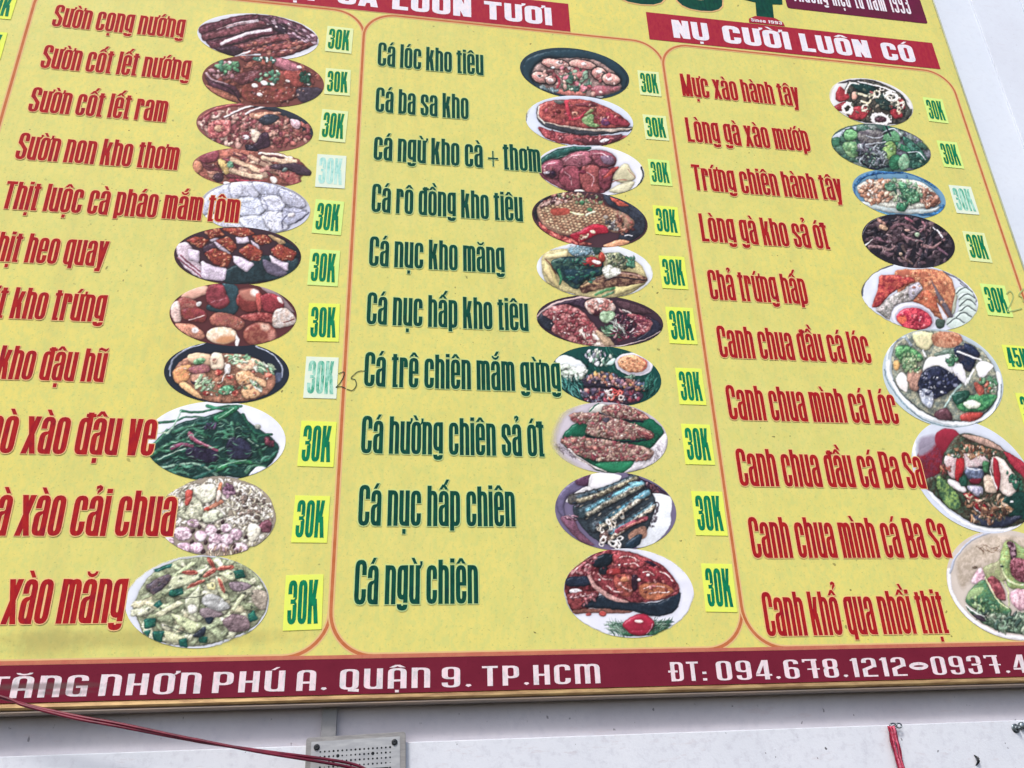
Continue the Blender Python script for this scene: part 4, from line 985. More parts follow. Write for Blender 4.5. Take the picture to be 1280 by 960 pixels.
@recipe('M6', '3c2c38', 'oval print of whole fish in dark braising sauce')
def _(p):
    p.P('d8b8b4', '140,350 260,250 480,195 620,185 500,220 300,270 170,350', v=.06, rim=.1); p.P('28303c', '145,370 240,290 300,420 240,470 180,430', v=.15); p.P('352838', '260,270 400,225 520,215 540,300 420,270', v=.2); p.P('4c343c', '780,225 960,270 1060,330 900,330 800,280', v=.2); p.P('242838', '1040,360 1140,440 1060,520 900,570 1020,450', v=.15)
    p.P('94484c', '180,330 330,260 460,290 560,380 640,480 720,590 560,595 400,550 260,470 280,400', v=.3, c2='b4706c'); p.P('c8a890', '440,500 520,440 620,500 720,590 580,590 520,540', v=.25, c2='e8d8c8'); p.P('a88c6c', '600,470 680,500 760,590 680,590', v=.15)
    p.P('e0ccc0', '530,230 640,200 740,240 760,310 640,350 560,330 520,280', v=.25, c2='c09080'); p.P('8c3c48', '860,340 960,340 1060,400 1020,480 900,520 940,420', v=.3, c2='b46c68'); p.E('3c1c24', 610, 325, 34, 26); p.P('302434', '740,320 860,360 900,440 820,480 720,400', v=.2)
    p.P('88ac80', '650,320 740,310 760,350 700,410 640,380', v=.15, c2='a8c8a0'); p.P('5c9870', '700,430 780,440 790,500 700,510', v=.2, c2='3c7858'); p.S('s', 50, '640,440 760,440 800,520 700,520', (12, 30), '5c9468 88b488 2c5844', 4, (-10, 50))
    p.S('c', 330, '200,320 440,280 560,400 620,580 420,560 280,460', (7, 17), 'c8807c 7c2430 ecd0c4 a84448 dca898 5c1c28 f4e8e0 903038', 1.8); p.S('c', 70, '540,230 740,220 760,300 560,320', (8, 18), 'f4ece4 a85850 d8b0a0 c88878', 1.8)
    p.S('s', 150, '780,300 1060,360 1040,460 880,540 760,560 720,520', (8, 22), 'a03048 5c2434 d0a0a0 742c40 3c2030 e8d4d0', 3); p.L('f0e4dc', 12, '820,305 860,315 890,330'); p.L('ecd8d8', 12, '880,480 910,455'); p.S('s', 24, '720,390 860,440 840,490 740,480', (16, 34), 'd8e0d4 a8b8a8', 8, (20, 60)); p.L('e8c8c0', 7, '145,350 150,420 300,530 560,590 800,590 1000,540 1120,480', edge=0)
@recipe('M7', '0c4c44', 'oval print of grilled fish on banana leaf with dipping sauce')
def _(p):
    p.S('s', 80, '140,260 500,100 760,100 900,300 990,340 900,500 400,520 200,430', (30, 70), '0f5248 0a3c3c 1c6454 0e4a3c', 8, (40, 75), shade=.15); p.P('e4eef0', '160,190 220,150 330,190 400,250 380,285 260,260 180,230', v=.06); p.S('c', 36, '190,230 400,280 380,360 230,320', (24, 40), 'd4e4cc e8f4e4 b8d0b4 c8dcc8', 1.6, (-20, 40), shade=.4, jit=.05)
    p.S('c', 70, '370,120 620,110 600,190 540,250 420,210', (9, 22), 'b8ccb0 5c8c74 e8e8f0 2c5848 9c98ac d8dcc8', 2, (60, 130)); p.P('b8dcd0', '560,230 610,180 640,190 610,230', v=.1)
    p.E('e2dfe8', 785, 225, 158, 96, 6, v=.05, rim=.15, soft=5); p.E('c8c4d0', 785, 232, 135, 82, 6, v=.05, rim=.1, shadow=0); p.E('d08858', 775, 222, 124, 72, 6, v=.15, c2='dc9c6c', rim=.3); p.P('c85c4c', '840,170 895,210 880,260 850,270 880,220', soft=12, rim=0, shadow=0); p.S('c', 90, '670,200 780,160 880,210 860,270 760,290 690,250', (5, 11), 'e8b488 a84c38 f0d0a0 b86c48 8c5038', 2, shade=.2)
    p.P('2c2c3c', '350,370 460,300 600,320 780,350 910,400 880,450 620,420 420,420', v=.2); p.S('c', 250, '400,320 520,290 700,330 900,390 900,430 640,410 420,370', (7, 17), 'd88c5c 2c2840 e8c0b0 4c6c8c a05848 f0d8c8 e0a850 5c4868 c88890', 1.5)
    p.P('3c3040', '340,420 600,420 840,450 830,520 700,545 420,530 370,480', v=.2); p.S('c', 270, '340,420 600,430 840,450 820,510 640,540 400,520', (7, 16), 'a8384c dce4ec 2c3048 d8907c 6c88a0 8c2434 f0d8d0 4c3c54', 1.4); p.S('r', 12, '570,430 720,440 680,510 580,500', (22, 34), 'c83838 e8e0d8 d85c4c', 1.2)
    p.S('s', 40, '200,370 380,360 340,480 260,440', (30, 60), '3c9084 0a3838 5caca0 12504c', 9, (55, 80)); p.S('s', 50, '860,330 990,340 960,440 880,500', (24, 60), '1c6858 0c3c38 2c7c68', 9, (100, 125)); p.S('c', 14, '700,320 790,320 780,340 720,340', (12, 20), 'a8ccb0 6c9c80', 2)
@recipe('M8', 'c4bcc6', 'oval print of lemongrass chilli fish on a green leaf', warp=5)
def _(p):
    p.P('0f5c40', '220,350 320,250 520,240 700,200 900,200 1030,320 940,430 840,600 640,645 480,620 420,560 240,440', v=.12); p.S('s', 50, '220,350 1000,300 900,600 460,600', (30, 60), '146848 0c4c3c 1a7850', 8, (10, 40), shade=.1)
    p.P('d4d0d4', '930,440 1040,330 1050,430 980,560 760,640 700,640 800,540', v=.1); p.S('s', 40, '920,470 1050,400 1000,540 900,590', (14, 30), 'a8a0ac e8e4ec 88848c', 7, (60, 85), shade=.1); p.P('c8c8bc', '440,120 540,90 600,130 520,180 430,170', v=.1); p.L('1c6448', 10, '430,155 470,110 500,90')
    def fish(body, n):
        p.P('8c5c58', body, v=.25, c2='a88878', rim=.3); p.S('c', n, body, (7, 15), 'a84c50 d8ccb0 6c4038 e8e0c8 b87060 8c3040 c8a888 5c5440 f0e8d8 783038', 1.8)
    fish('520,150 560,100 700,100 840,150 910,200 860,225 700,215 600,200', 150); p.L('181c2c', 14, '500,165 620,215 760,230 860,235')
    fish('270,190 330,160 480,170 640,210 800,260 940,330 920,370 780,375 600,380 400,330 410,260 300,240', 330); p.E('3c3c48', 560, 222, 28, 20); p.L('14202c', 14, '390,345 560,385 760,400 900,380')
    fish('200,395 260,360 480,370 700,410 930,460 900,540 760,550 560,555 380,520 280,470 240,430', 340); p.P('1c7c50', '480,570 640,555 780,560 700,635 600,640 520,610', v=.1); p.L('e4dcd4', 22, '270,460 360,540 480,600 560,635', w2=12); p.L('8c7c78', 8, '300,500 400,560 480,610')
    p.S('s', 30, '830,320 940,330 920,370 850,370', (16, 30), '984c48 d8c0a8 6c2c34', 5, (20, 40)); p.S('s', 40, '120,380 280,460 340,540 200,480', (10, 24), 'a498a4 8c808c d4ccd4', 5, (40, 60), shade=.1)
    p.fade('200,330 260,200 420,100 560,88 740,110 900,190 1030,310 1052,400 1000,520 860,610 700,650 540,648 400,590 260,500 200,420', 75)
@recipe('M9', '6c6486', 'oval print of steamed then fried mackerel on napkins', warp=5)
def _(p):
    p.P('5c5678', '170,400 200,280 330,170 440,130 400,260 250,330 240,480 330,600 250,560', v=.1); p.P('543450', '320,170 440,140 420,230 330,230', v=.2); p.P('6c4458', '200,500 300,500 360,600 470,710 340,660', v=.15); p.P('36283c', '740,130 960,230 1060,310 940,300 800,210', v=.25); p.S('c', 30, '860,180 1060,300 940,310', (8, 16), '6c3c44 241c2c a87c80 4c2c38', 2)
    p.P('e6e6e8', '460,120 640,140 680,170 580,270 420,290 410,240', v=.05, rim=.12); p.P('dce4ea', '900,310 1080,325 1085,460 1060,580 940,700 800,725 780,640 880,540', v=.05, rim=.12); p.P('e4e4e4', '250,340 400,240 440,290 330,320 260,370', v=.06, rim=.1); p.E('2c2830', 465, 275, 14, 14); p.E('2c2830', 405, 280, 12, 10)
    p.P('2e3c44', '300,400 560,300 700,190 900,260 960,380 880,600 720,735 560,700 400,600', v=.15)
    def fish(head, a, b, w, c1, c2, c3):
        p.L(c1, w, '%d,%d %d,%d %d,%d' % (*head, *a, *b), v=.35, gr=.2, edge=.6, w2=w * .55)
        for dy, c, ww in ((-w * .2, c3, w * .34), (w * .14, c2, w * .36)): p.L(c, ww, '%d,%d %d,%d %d,%d' % (head[0] + 40, head[1] + dy, a[0], a[1] + dy, b[0], b[1] + dy * .6), v=.7, gr=.4, soft=22, edge=.1)
    fish((300, 345), (520, 290), (800, 165), 92, '4c4c48', '8c8468', '2c4450'); fish((380, 455), (600, 345), (850, 225), 104, '344c54', '8c8874', '4c8ca0'); fish((470, 565), (680, 440), (900, 290), 92, '3c4c54', 'b0a48c', '2c6478'); fish((560, 640), (740, 540), (940, 400), 96, '6c5048', 'c8b498', '3c7488')
    p.L('a84454', 40, '650,600 760,540 880,500', v=.4); p.L('d08070', 14, '680,590 780,540 860,515', v=.4); p.P('a87860', '740,620 860,560 880,640 780,690', v=.25, soft=8); p.P('1c3444', '720,690 840,620 830,700 740,740', v=.15)
    p.P('6cb0c0', '740,215 820,200 860,225 780,245', v=.2); p.P('5c9cb0', '780,330 880,270 915,300 850,345', v=.2)
    p.S('r', 8, '480,590 560,510 700,470 740,510 600,600', (26, 38), 'e4d8c4 c8b8a0 f0e8dc', 1.8, (60, 110)); p.S('r', 6, '470,640 600,600 710,660 690,735 540,720', (24, 38), 'ece6dc d8d0c4', 1.4)
    p.S('c', 150, '260,340 500,300 720,180 900,280 940,400 840,540 560,620 340,500', (7, 14), '1c2c3c 8c9894 b0a48c 2c4c58 c8c4b4 3c2c34', 2.2, (-50, -15)); p.L('3c3038', 9, '935,385 970,370 985,400 960,460'); p.S('c', 26, '900,560 960,420 990,400 970,500 920,600', (6, 12), '3c3440 6c6068', 2)
    p.S('s', 20, '240,470 330,480 320,520 260,500', (14, 28), 'c890a4 5c3448 e8c8d0', 5, (0, 20))
@recipe('M10', 'd5d9e6', 'oval print of fried tuna steak glazed red with tomato garnish')
def _(p):
    p.P('5c2428', '170,430 200,300 330,180 460,110 520,130 400,300 420,500 330,600 240,610', v=.3, c2='7c2c34'); p.P('1c2838', '180,340 330,320 420,360 340,400 190,400', v=.15); p.E('dcd8dc', 262, 448, 56, 26, 10); p.P('7c3234', '190,470 420,440 420,500 330,560 250,600', v=.3)
    p.P('1b2b38', '300,560 480,470 640,520 900,530 1085,440 1070,570 980,630 860,640 700,600 460,580', v=.15, gr=.06); p.P('7c4c40', '250,590 460,580 700,600 640,615 400,615 260,620', v=.15)
    p.P('7c2c34', '360,200 460,115 640,110 860,180 980,260 1080,400 1060,470 880,520 720,530 560,500 420,410 350,300', v=.3, c2='984044'); p.P('c08c84', '350,240 380,190 370,300 430,400 560,480 680,530 560,520 420,440 350,330', v=.2, rim=.1); p.P('16242c', '380,200 460,140 560,150 530,220 480,250 400,250', v=.15); p.P('1c242c', '440,260 500,240 510,310 450,320'); p.P('902828', '500,270 600,260 620,310 520,320', v=.1, rim=.1)
    for c, q in (('94383c', '560,140 700,130 820,190 760,260 640,250 560,210'), ('8c343a', '430,320 560,320 600,400 560,460 460,420'), ('a0483c', '560,320 680,310 720,400 680,480 600,460'), ('8a2c34', '760,250 880,240 940,310 860,370 760,350'), ('7c2830', '860,240 980,270 1060,390 980,400 900,330'), ('a85c3c', '760,400 900,370 1040,430 940,500 800,500')): p.P(c, q, v=.35, rim=.3, hb=.8, shadow=.7, soft=8, wet=1)
    for c, q in (('94383c', '560,140 700,130 820,190 760,260 640,250 560,210'), ('a0483c', '560,320 680,310 720,400 680,480 600,460'), ('8a2c34', '760,250 880,240 940,310 860,370 760,350')): p.P(c, q, v=.35, rim=.3, hb=.5, shadow=.2, soft=6)
    p.E('b87048', 645, 345, 40, 24, v=.15); p.P('2c1c28', '700,320 750,320 740,430 705,420', v=.2); p.P('241c2c', '800,195 870,200 920,250 860,225')
    for q in ('430,300 470,340 540,350', '600,170 680,160 760,190', '640,220 720,215 760,240', '790,290 840,285 880,310', '930,280 990,310 1030,360', '600,380 650,420 700,430', '800,420 880,400 960,410', '500,400 560,440 620,450', '840,460 920,450 1000,450', '230,300 280,240 330,210', '220,500 300,480 380,470'): p.L('e8b8b0', 9, q, v=.6, gr=.4)
    p.S('c', 120, '370,300 560,200 660,120 860,190 980,270 1070,400 1000,470 760,500 560,480 430,400', (7, 14), 'b8585c 5c1824 d89890 7c2430 c87060', 1.6); p.S('c', 50, '200,300 340,190 420,150 340,320 220,300', (8, 16), 'b85860 6c2030 d8a0a0', 1.8); p.S('c', 50, '200,480 420,440 440,500 300,570', (8, 16), 'b86c70 4c1c28 d8b0b4', 1.8)
    for x, y, r in ((835, 310, 14), (760, 350, 14), (600, 230, 10), (440, 350, 10)): p.E('f8ecec', x, y, r, r * .8, rim=.1)
    p.E('a83c38', 470, 620, 30, 22); p.E('a0403c', 360, 625, 22, 14)
    p.S('s', 120, '520,690 660,690 660,780 540,770', (24, 50), '5c8c6c 8cb098 2c5c48 b8ccbc', 12, (10, 50), shade=.1); p.S('s', 110, '850,680 1010,670 980,740 860,770', (18, 44), '2c5c44 5c8c68 88a890 1c4838', 9, (-50, 10), shade=.15); p.P('2c5c40', '640,760 880,750 960,740 900,785 680,795', v=.3); p.P('a01c34', '630,700 760,620 870,665 865,740 800,790 700,780', v=.08, rim=.4, lit=.25); p.E('ecc0b8', 755, 680, 34, 12, 10, rim=.1); p.L('c8a0ac', 5, '865,700 855,740 820,780')
    p.fade('170,430 190,320 330,190 460,100 700,98 900,140 1100,260 1195,400 1180,520 1100,650 960,740 800,800 600,795 420,730 270,640 200,540', 14)
@recipe('R1', 'e2e4e2', 'oval print of squid rings stir-fried with onion and tomato')
def _(p):
    p.P('26222c', '240,220 350,190 520,195 680,260 800,370 720,300 560,240 400,210', v=.1, rim=.1); p.P('343c38', '320,210 560,210 740,300 790,380 820,450 760,540 560,540 380,510 300,440', v=.3, c2='504c40')
    p.P('183c38', '340,220 500,230 560,290 480,310 400,280', v=.2); p.P('26403c', '560,300 700,330 720,430 600,430 540,360', v=.3)
    for q in ('230,290 260,245 330,330 270,370 225,350', '215,400 300,370 280,440 220,430', '350,430 400,400 490,420 460,490 380,510 330,490', '650,440 720,430 760,480 690,500', '700,330 760,350 780,420 740,420'): p.P('a82c34', q, v=.2, lit=.2)
    p.S('r', 10, '330,220 740,260 780,420 560,520 440,420', (24, 46), 'e8dcc4 d8cca8 f0e8d8', 1.4); p.L('e8e4d8', 16, '300,300 320,240 350,215 400,225'); p.L('f0ecec', 12, '400,205 520,235 600,250 700,290'); p.P('e0a088', '350,300 390,290 390,340 360,360', v=.1); p.L('e4dcb4', 20, '390,300 470,320 520,310'); p.L('dccca0', 18, '430,360 480,380 500,350')
    p.S('r', 1, '319,419 321,419 321,421 319,421', (52, 52), 'ece0d0', 1.15, (100, 110)); p.S('r', 1, '579,505 581,505 581,507 579,507', (84, 84), 'f0eae8', 1.6, (5, 8)); p.E('5c3844', 580, 508, 46, 22, 5, v=.2); p.S('r', 1, '669,329 671,329 671,331 669,331', (66, 66), 'e0dcc8', 1.5, (20, 24)); p.P('3c443c', '790,440 835,430 820,480 770,500')
    p.S('c', 120, '300,240 760,320 760,500 360,480', (5, 13), '2c3830 e8dcc0 a84040 4c5c48 c8b898 1c2828', 1.7)
    p.fade('190,330 240,225 400,178 600,200 760,290 830,420 810,480 720,550 500,550 330,500 210,430', 34)
@recipe('R2', '4a6a62', 'oval print of chicken giblets with luffa gourd')
def _(p):
    p.P('c8d8e4', '200,640 330,570 500,550 420,600 300,620 230,680', v=.06, rim=.1); p.P('7c7898', '700,580 860,640 960,740 900,730 760,650', v=.15, c2='a8b4c4')
    p.S('c', 110, '200,680 400,580 640,560 900,680 970,790 860,910 640,910 400,860 250,780', (30, 70), '3c7058 548468 6c6c78 2c5448 5c5c6c 7c8c84 245c48', 1.5, (-40, 40))
    p.E('4a8c54', 340, 635, 58, 46, c2='6cac6c'); p.E('2c6448', 225, 690, 38, 42); p.P('5c5860', '400,610 500,590 600,610 580,700 480,730 410,680', v=.25, c2='70706c'); p.P('74707c', '410,700 520,720 560,760 460,780 400,750', v=.2); p.P('509060', '600,640 700,600 740,680 640,700', v=.2); p.P('4c8454', '280,700 380,690 400,800 320,800', v=.2, c2='6c9460')
    p.E('6a9c50', 650, 760, 56, 76, 8, v=.15, c2='8ca858', lit=.2); p.E('2c7850', 700, 850, 56, 60); p.E('84b088', 765, 850, 44, 66, 10, c2='5c9870'); p.P('1e4c40', '760,640 860,700 940,800 960,860 840,900 800,760', v=.25, c2='38705c'); p.P('2c8058', '700,690 800,730 820,780 720,740', v=.15)
    for q in ('420,720 520,700 620,690', '600,610 680,580 740,620', '410,790 500,760 600,800', '420,860 540,850 620,880', '800,770 880,770 940,830', '470,640 540,660 600,640'): p.L('b8c4cc', 9, q)
    for q in ('400,830 520,900 640,880', '520,800 580,850 560,900', '620,560 660,640'): p.L('1c2430', 14, q, v=.3)
    p.S('s', 90, '400,720 600,700 640,860 480,880 400,820', (14, 34), '8c98a0 4c5864 a8b8bc 343c48', 4); p.S('c', 60, '260,700 900,700 900,880 400,860', (6, 14), 'a8c8a8 1c4038 6c9c7c', 2)
    p.fade('190,680 240,600 380,555 520,540 700,565 880,660 985,780 960,850 860,905 720,925 540,910 380,860 240,770', 18)
@recipe('R3', '5c94b8', 'oval print of fried eggs with onion on a blue-rimmed plate', warp=4)
def _(p):
    p.L('2c6ca0', 26, '190,200 260,130 400,95 560,90 700,130 840,220', v=.4); p.L('1c5490', 16, '210,160 330,110 560,100', v=.4); p.L('2c5c90', 14, '180,220 185,280 220,330', v=.4); p.L('2468a0', 26, '700,430 830,430 890,370', v=.4); p.L('5ca4c8', 22, '220,350 380,420 560,450 700,470', v=.3); p.S('c', 60, '170,200 400,80 640,90 880,260 880,420 760,460 600,100 240,180', (6, 14), 'c8e4f0 1c5088 88c0dc 3c78ac', 1.6, shade=.1)
    p.P('c8d4d0', '230,330 500,350 760,390 860,370 800,420 560,430 330,390', v=.1, c2='a8c0c0'); p.P('c8ccbc', '200,240 270,170 500,150 700,170 840,270 860,350 800,380 560,390 330,350', v=.15)
    p.S('c', 300, '200,240 270,170 480,160 470,330 300,350', (9, 22), 'd8a888 e8ccb0 b87858 f0e0d0 c89070 e0b898 9c6448', 1.8); p.S('c', 200, '680,200 830,280 860,340 760,380 700,330', (8, 18), 'd09c80 e8c8ac a8684c c08c74 f0dcc8 7c4c3c', 1.8); p.S('c', 100, '440,150 700,180 720,320 500,380', (9, 22), '8cac80 c8c8a0 6c9c74 e0d8b8 a8b890', 1.8)
    p.P('3c7858', '420,190 500,190 510,240 440,250', v=.3, c2='5c9470'); p.P('38744c', '530,180 590,190 620,240 680,250 700,330 620,340 560,280', v=.35, c2='609c70'); p.P('2c7450', '520,350 600,350 580,410 520,400', v=.3); p.S('s', 60, '430,180 700,220 680,330 540,380 520,280', (10, 22), '3c8058 28604c 7cac80', 3)
@recipe('R4', '26262e', 'oval print of dark braised chicken giblets with chilli')
def _(p):
    p.S('s', 150, '260,600 400,460 640,450 860,540 960,680 900,830 660,860 400,770', (26, 62), '34303a 4c3c44 26262e 5c444c 3c3438 1c2028 6c5458', 2.6)
    for q, c in (('370,480 420,510 430,560', 'a87868'), ('480,540 560,510 680,560', '7c5860'), ('560,600 640,640 720,650', '7c5a60'), ('730,500 740,540 700,580', '8c5c64'), ('590,460 640,490', '9c5464'), ('340,630 400,640 460,660', '74505c'), ('300,690 400,700 470,720 500,690', '8c6c6c'), ('720,680 800,700 860,670 900,640', '8c6868'), ('560,690 590,740', '5c4c48'), ('850,700 920,760', '6c4c5c'), ('560,780 640,830', '6c544c')): p.L(c, 26, q, v=.35, w2=14)
    p.E('b08c6c', 410, 540, 40, 24, 20, v=.3); p.E('88a080', 680, 600, 26, 18, 10); p.L('f0ece4', 12, '270,685 300,655 325,635', w2=6); p.L('f4eef0', 16, '845,560 865,590 885,615'); p.L('e8dce0', 8, '810,540 830,555'); p.E('e8c8a0', 548, 752, 16, 14); p.L('d8e0d8', 6, '665,650 690,650'); p.E('c89888', 600, 560, 22, 10)
    p.S('s', 80, '280,600 860,520 920,720 660,840 400,760', (8, 22), '8c6c70 14161c a08484 5c5054', 4); p.L('a8a8ac', 3, '245,600 300,500 420,445', edge=0)
@recipe('R5', 'd3dcea', 'oval print of steamed egg meatloaf with chilli sauce and cucumber')
def _(p):
    p.L('3c4658', 26, '115,440 130,340 220,250 350,200', w2=12); p.L('787c8c', 16, '760,250 900,320 1000,430 1030,490'); p.L('48505c', 6, '900,340 980,420')
    p.P('c06848', '390,240 560,230 720,235 820,300 860,400 860,500 820,600 760,640 680,600 560,500 420,470 380,300', v=.15, c2='d08858', lit=.15)
    p.P('a02c34', '190,540 240,400 250,280 400,275 520,300 540,330 440,370 340,430 250,540', v=.2, c2='b84c3c', smooth=1); p.P('c06448', '390,250 480,240 480,290 420,290', v=.1, shadow=0, soft=8)
    p.P('8c8c84', '220,555 340,450 440,400 500,350 570,335 600,400 510,490 380,520 350,600 330,640', v=.2, c2='a8a09c', gr=.2, smooth=1); p.P('aaa4b0', '490,370 560,330 600,400 510,480 480,440', v=.15, gr=.2, smooth=1); p.S('c', 60, '260,560 480,400 590,360 500,470 350,590', (5, 12), 'c8c4c0 58544c 7c7468 dcd8d4', 1.5, shade=.2)
    p.P('c87048', '520,480 620,400 700,470 740,580 640,560 560,510', v=.15, c2='b05438', shadow=.1); p.P('605860', '655,300 700,380 840,600 820,640 720,480', v=.1, smooth=1, rim=.2); p.P('dcdce4', '710,500 780,600 800,650 760,640', v=.05); p.P('b8c0a4', '850,460 880,400 860,560 830,590', v=.1)
    p.S('c', 90, '400,250 700,240 860,420 800,560 600,520 400,330', (6, 13), 'd89868 a84c34 e0a880 903428', 1.6, shade=.12)
    for y, x, rx in ((425, 935, 76), (475, 955, 76), (525, 960, 76), (575, 955, 76), (625, 920, 76), (670, 860, 84)): p.E('c3d6cc', x, y, rx, 50, 15, v=.05, rim=.15); p.L('2c3c3c', 8, '%d,%d %d,%d %d,%d' % (x - 66, y + 4, x, y - 46, x + 66, y - 8), edge=.1)
    p.P('3c5448', '700,640 770,640 760,700 710,700', v=.2); p.E('dcdfec', 522, 620, 176, 118, 12, v=.04, rim=.12, soft=5); p.E('b8b4c8', 530, 625, 155, 100, 12, v=.04, rim=.1, shadow=0); p.E('b0203c', 530, 632, 142, 88, 10, v=.25, c2='c83c48', rim=.3); p.P('d85c3c', '400,620 450,600 470,640 420,670', soft=12, rim=0, shadow=0); p.S('c', 60, '420,590 520,560 650,640 620,710 480,690', (5, 13), 'f0a0a8 e85c60 f8d8d8 901428 d84450', 1.6, shade=.15)
    p.fade('118,460 130,360 220,260 360,196 560,180 800,210 960,320 1040,460 1030,560 960,650 860,705 640,730 420,680 250,590 150,510', 8)
@recipe('R6', 'b4c8d0', 'oval print of sour fish soup with snakehead head')
def _(p):
    p.P('7c8c80', '225,400 240,200 380,95 600,80 800,160 960,250 1060,420 1060,620 940,760 740,800 560,790 400,680 280,560', v=.25, c2='9c9c80')
    p.L('e8f2f6', 34, '195,330 205,440 300,600 440,730 600,800 760,820 940,790 1050,690 1090,560 1080,430', v=.04, edge=.15); p.L('6c8c98', 8, '165,400 200,500 310,650 470,780 640,840 800,845 960,800', edge=.1); p.L('5c747c', 8, '1100,520 1090,620 1030,740', edge=.1); p.L('3c4c50', 7, '240,480 320,600 470,720 600,780 760,800 940,760 1050,640', edge=.1); p.L('c4d4dc', 24, '185,320 200,230 270,140', v=.05)
    p.P('c8c890', '390,90 540,95 560,160 500,240 410,200', v=.08, c2='d8cc98'); p.P('b86848', '560,95 740,90 790,160 700,220 560,200', v=.15, c2='c88c68', soft=8); p.P('3c7c4c', '250,220 330,200 440,260 470,320 360,340 260,300', v=.3, c2='5c9c5c'); p.L('8c9ca4', 24, '260,160 320,130 370,200', v=.2); p.P('b4d09c', '300,320 400,300 420,380 330,410', v=.15, c2='88b078'); p.P('d09c58', '240,330 290,330 270,400 240,390'); p.P('a87c68', '350,420 460,400 440,560 370,540', v=.2)
    p.P('f0ece4', '258,470 300,420 345,470 345,570 290,540', v=.04, rim=.2); p.P('4c6454', '560,270 720,220 740,290 620,310', v=.25); p.P('1c2c48', '720,220 830,200 930,260 900,330 840,420 760,330', v=.25, c2='2c2c38'); p.P('24304c', '800,180 900,220 920,280 840,260', v=.2)
    p.P('eef0f0', '500,310 580,290 720,270 740,320 700,430 580,360 470,410', v=.06, rim=.2); p.P('2a3450', '480,400 600,370 700,430 780,500 700,560 600,620 500,580 430,520', v=.3, c2='1c2434'); p.P('e4e4e8', '700,380 780,350 820,480 800,510 740,450', v=.06); p.P('f0f0f0', '900,360 960,325 1040,360 1020,400 940,470 910,430', v=.05, rim=.2)
    p.P('d4dce4', '440,540 520,560 560,600 540,700 490,680 450,620', v=.15, c2='8c98ac'); p.S('c', 150, '430,430 760,400 740,540 560,640 440,600', (6, 17), '1c2448 d0d8e8 3c4870 8c94b0 141c30 e8ecf4', 1.6); p.S('c', 30, '700,260 760,300 720,380 660,350', (8, 18), '4c8c5c 88b888 2c6448', 1.6)
    p.P('2c7c4c', '740,640 860,600 1040,600 1050,640 960,720 800,730 740,700', v=.12, c2='4c9c5c'); p.P('dce8c8', '790,660 860,640 930,670 890,705 820,700', v=.15); p.P('b83c34', '770,750 860,735 950,745 880,800 780,800', v=.15); p.P('a84c3c', '880,500 950,530 960,590 910,600', v=.2); p.L('9cc0b8', 22, '770,520 700,600 640,700', w2=12); p.P('1c4c3c', '700,600 820,560 840,610 740,680', v=.2)
    for q in ('830,500 850,450 880,400', '750,250 860,290 940,320', '810,520 830,470', '470,240 490,290'): p.L('f0f4f0', 16, q)
    p.S('c', 60, '920,470 1060,480 1040,600 960,560', (10, 24), '3c7c54 dce8d0 a8503c 5c9468', 1.6); p.S('c', 120, '280,260 460,280 460,420 300,420', (6, 16), 'c8dca8 3c7448 88ac70 e0d8a0', 1.7); p.P('5c3840', '560,740 660,700 700,790 600,790', v=.2)
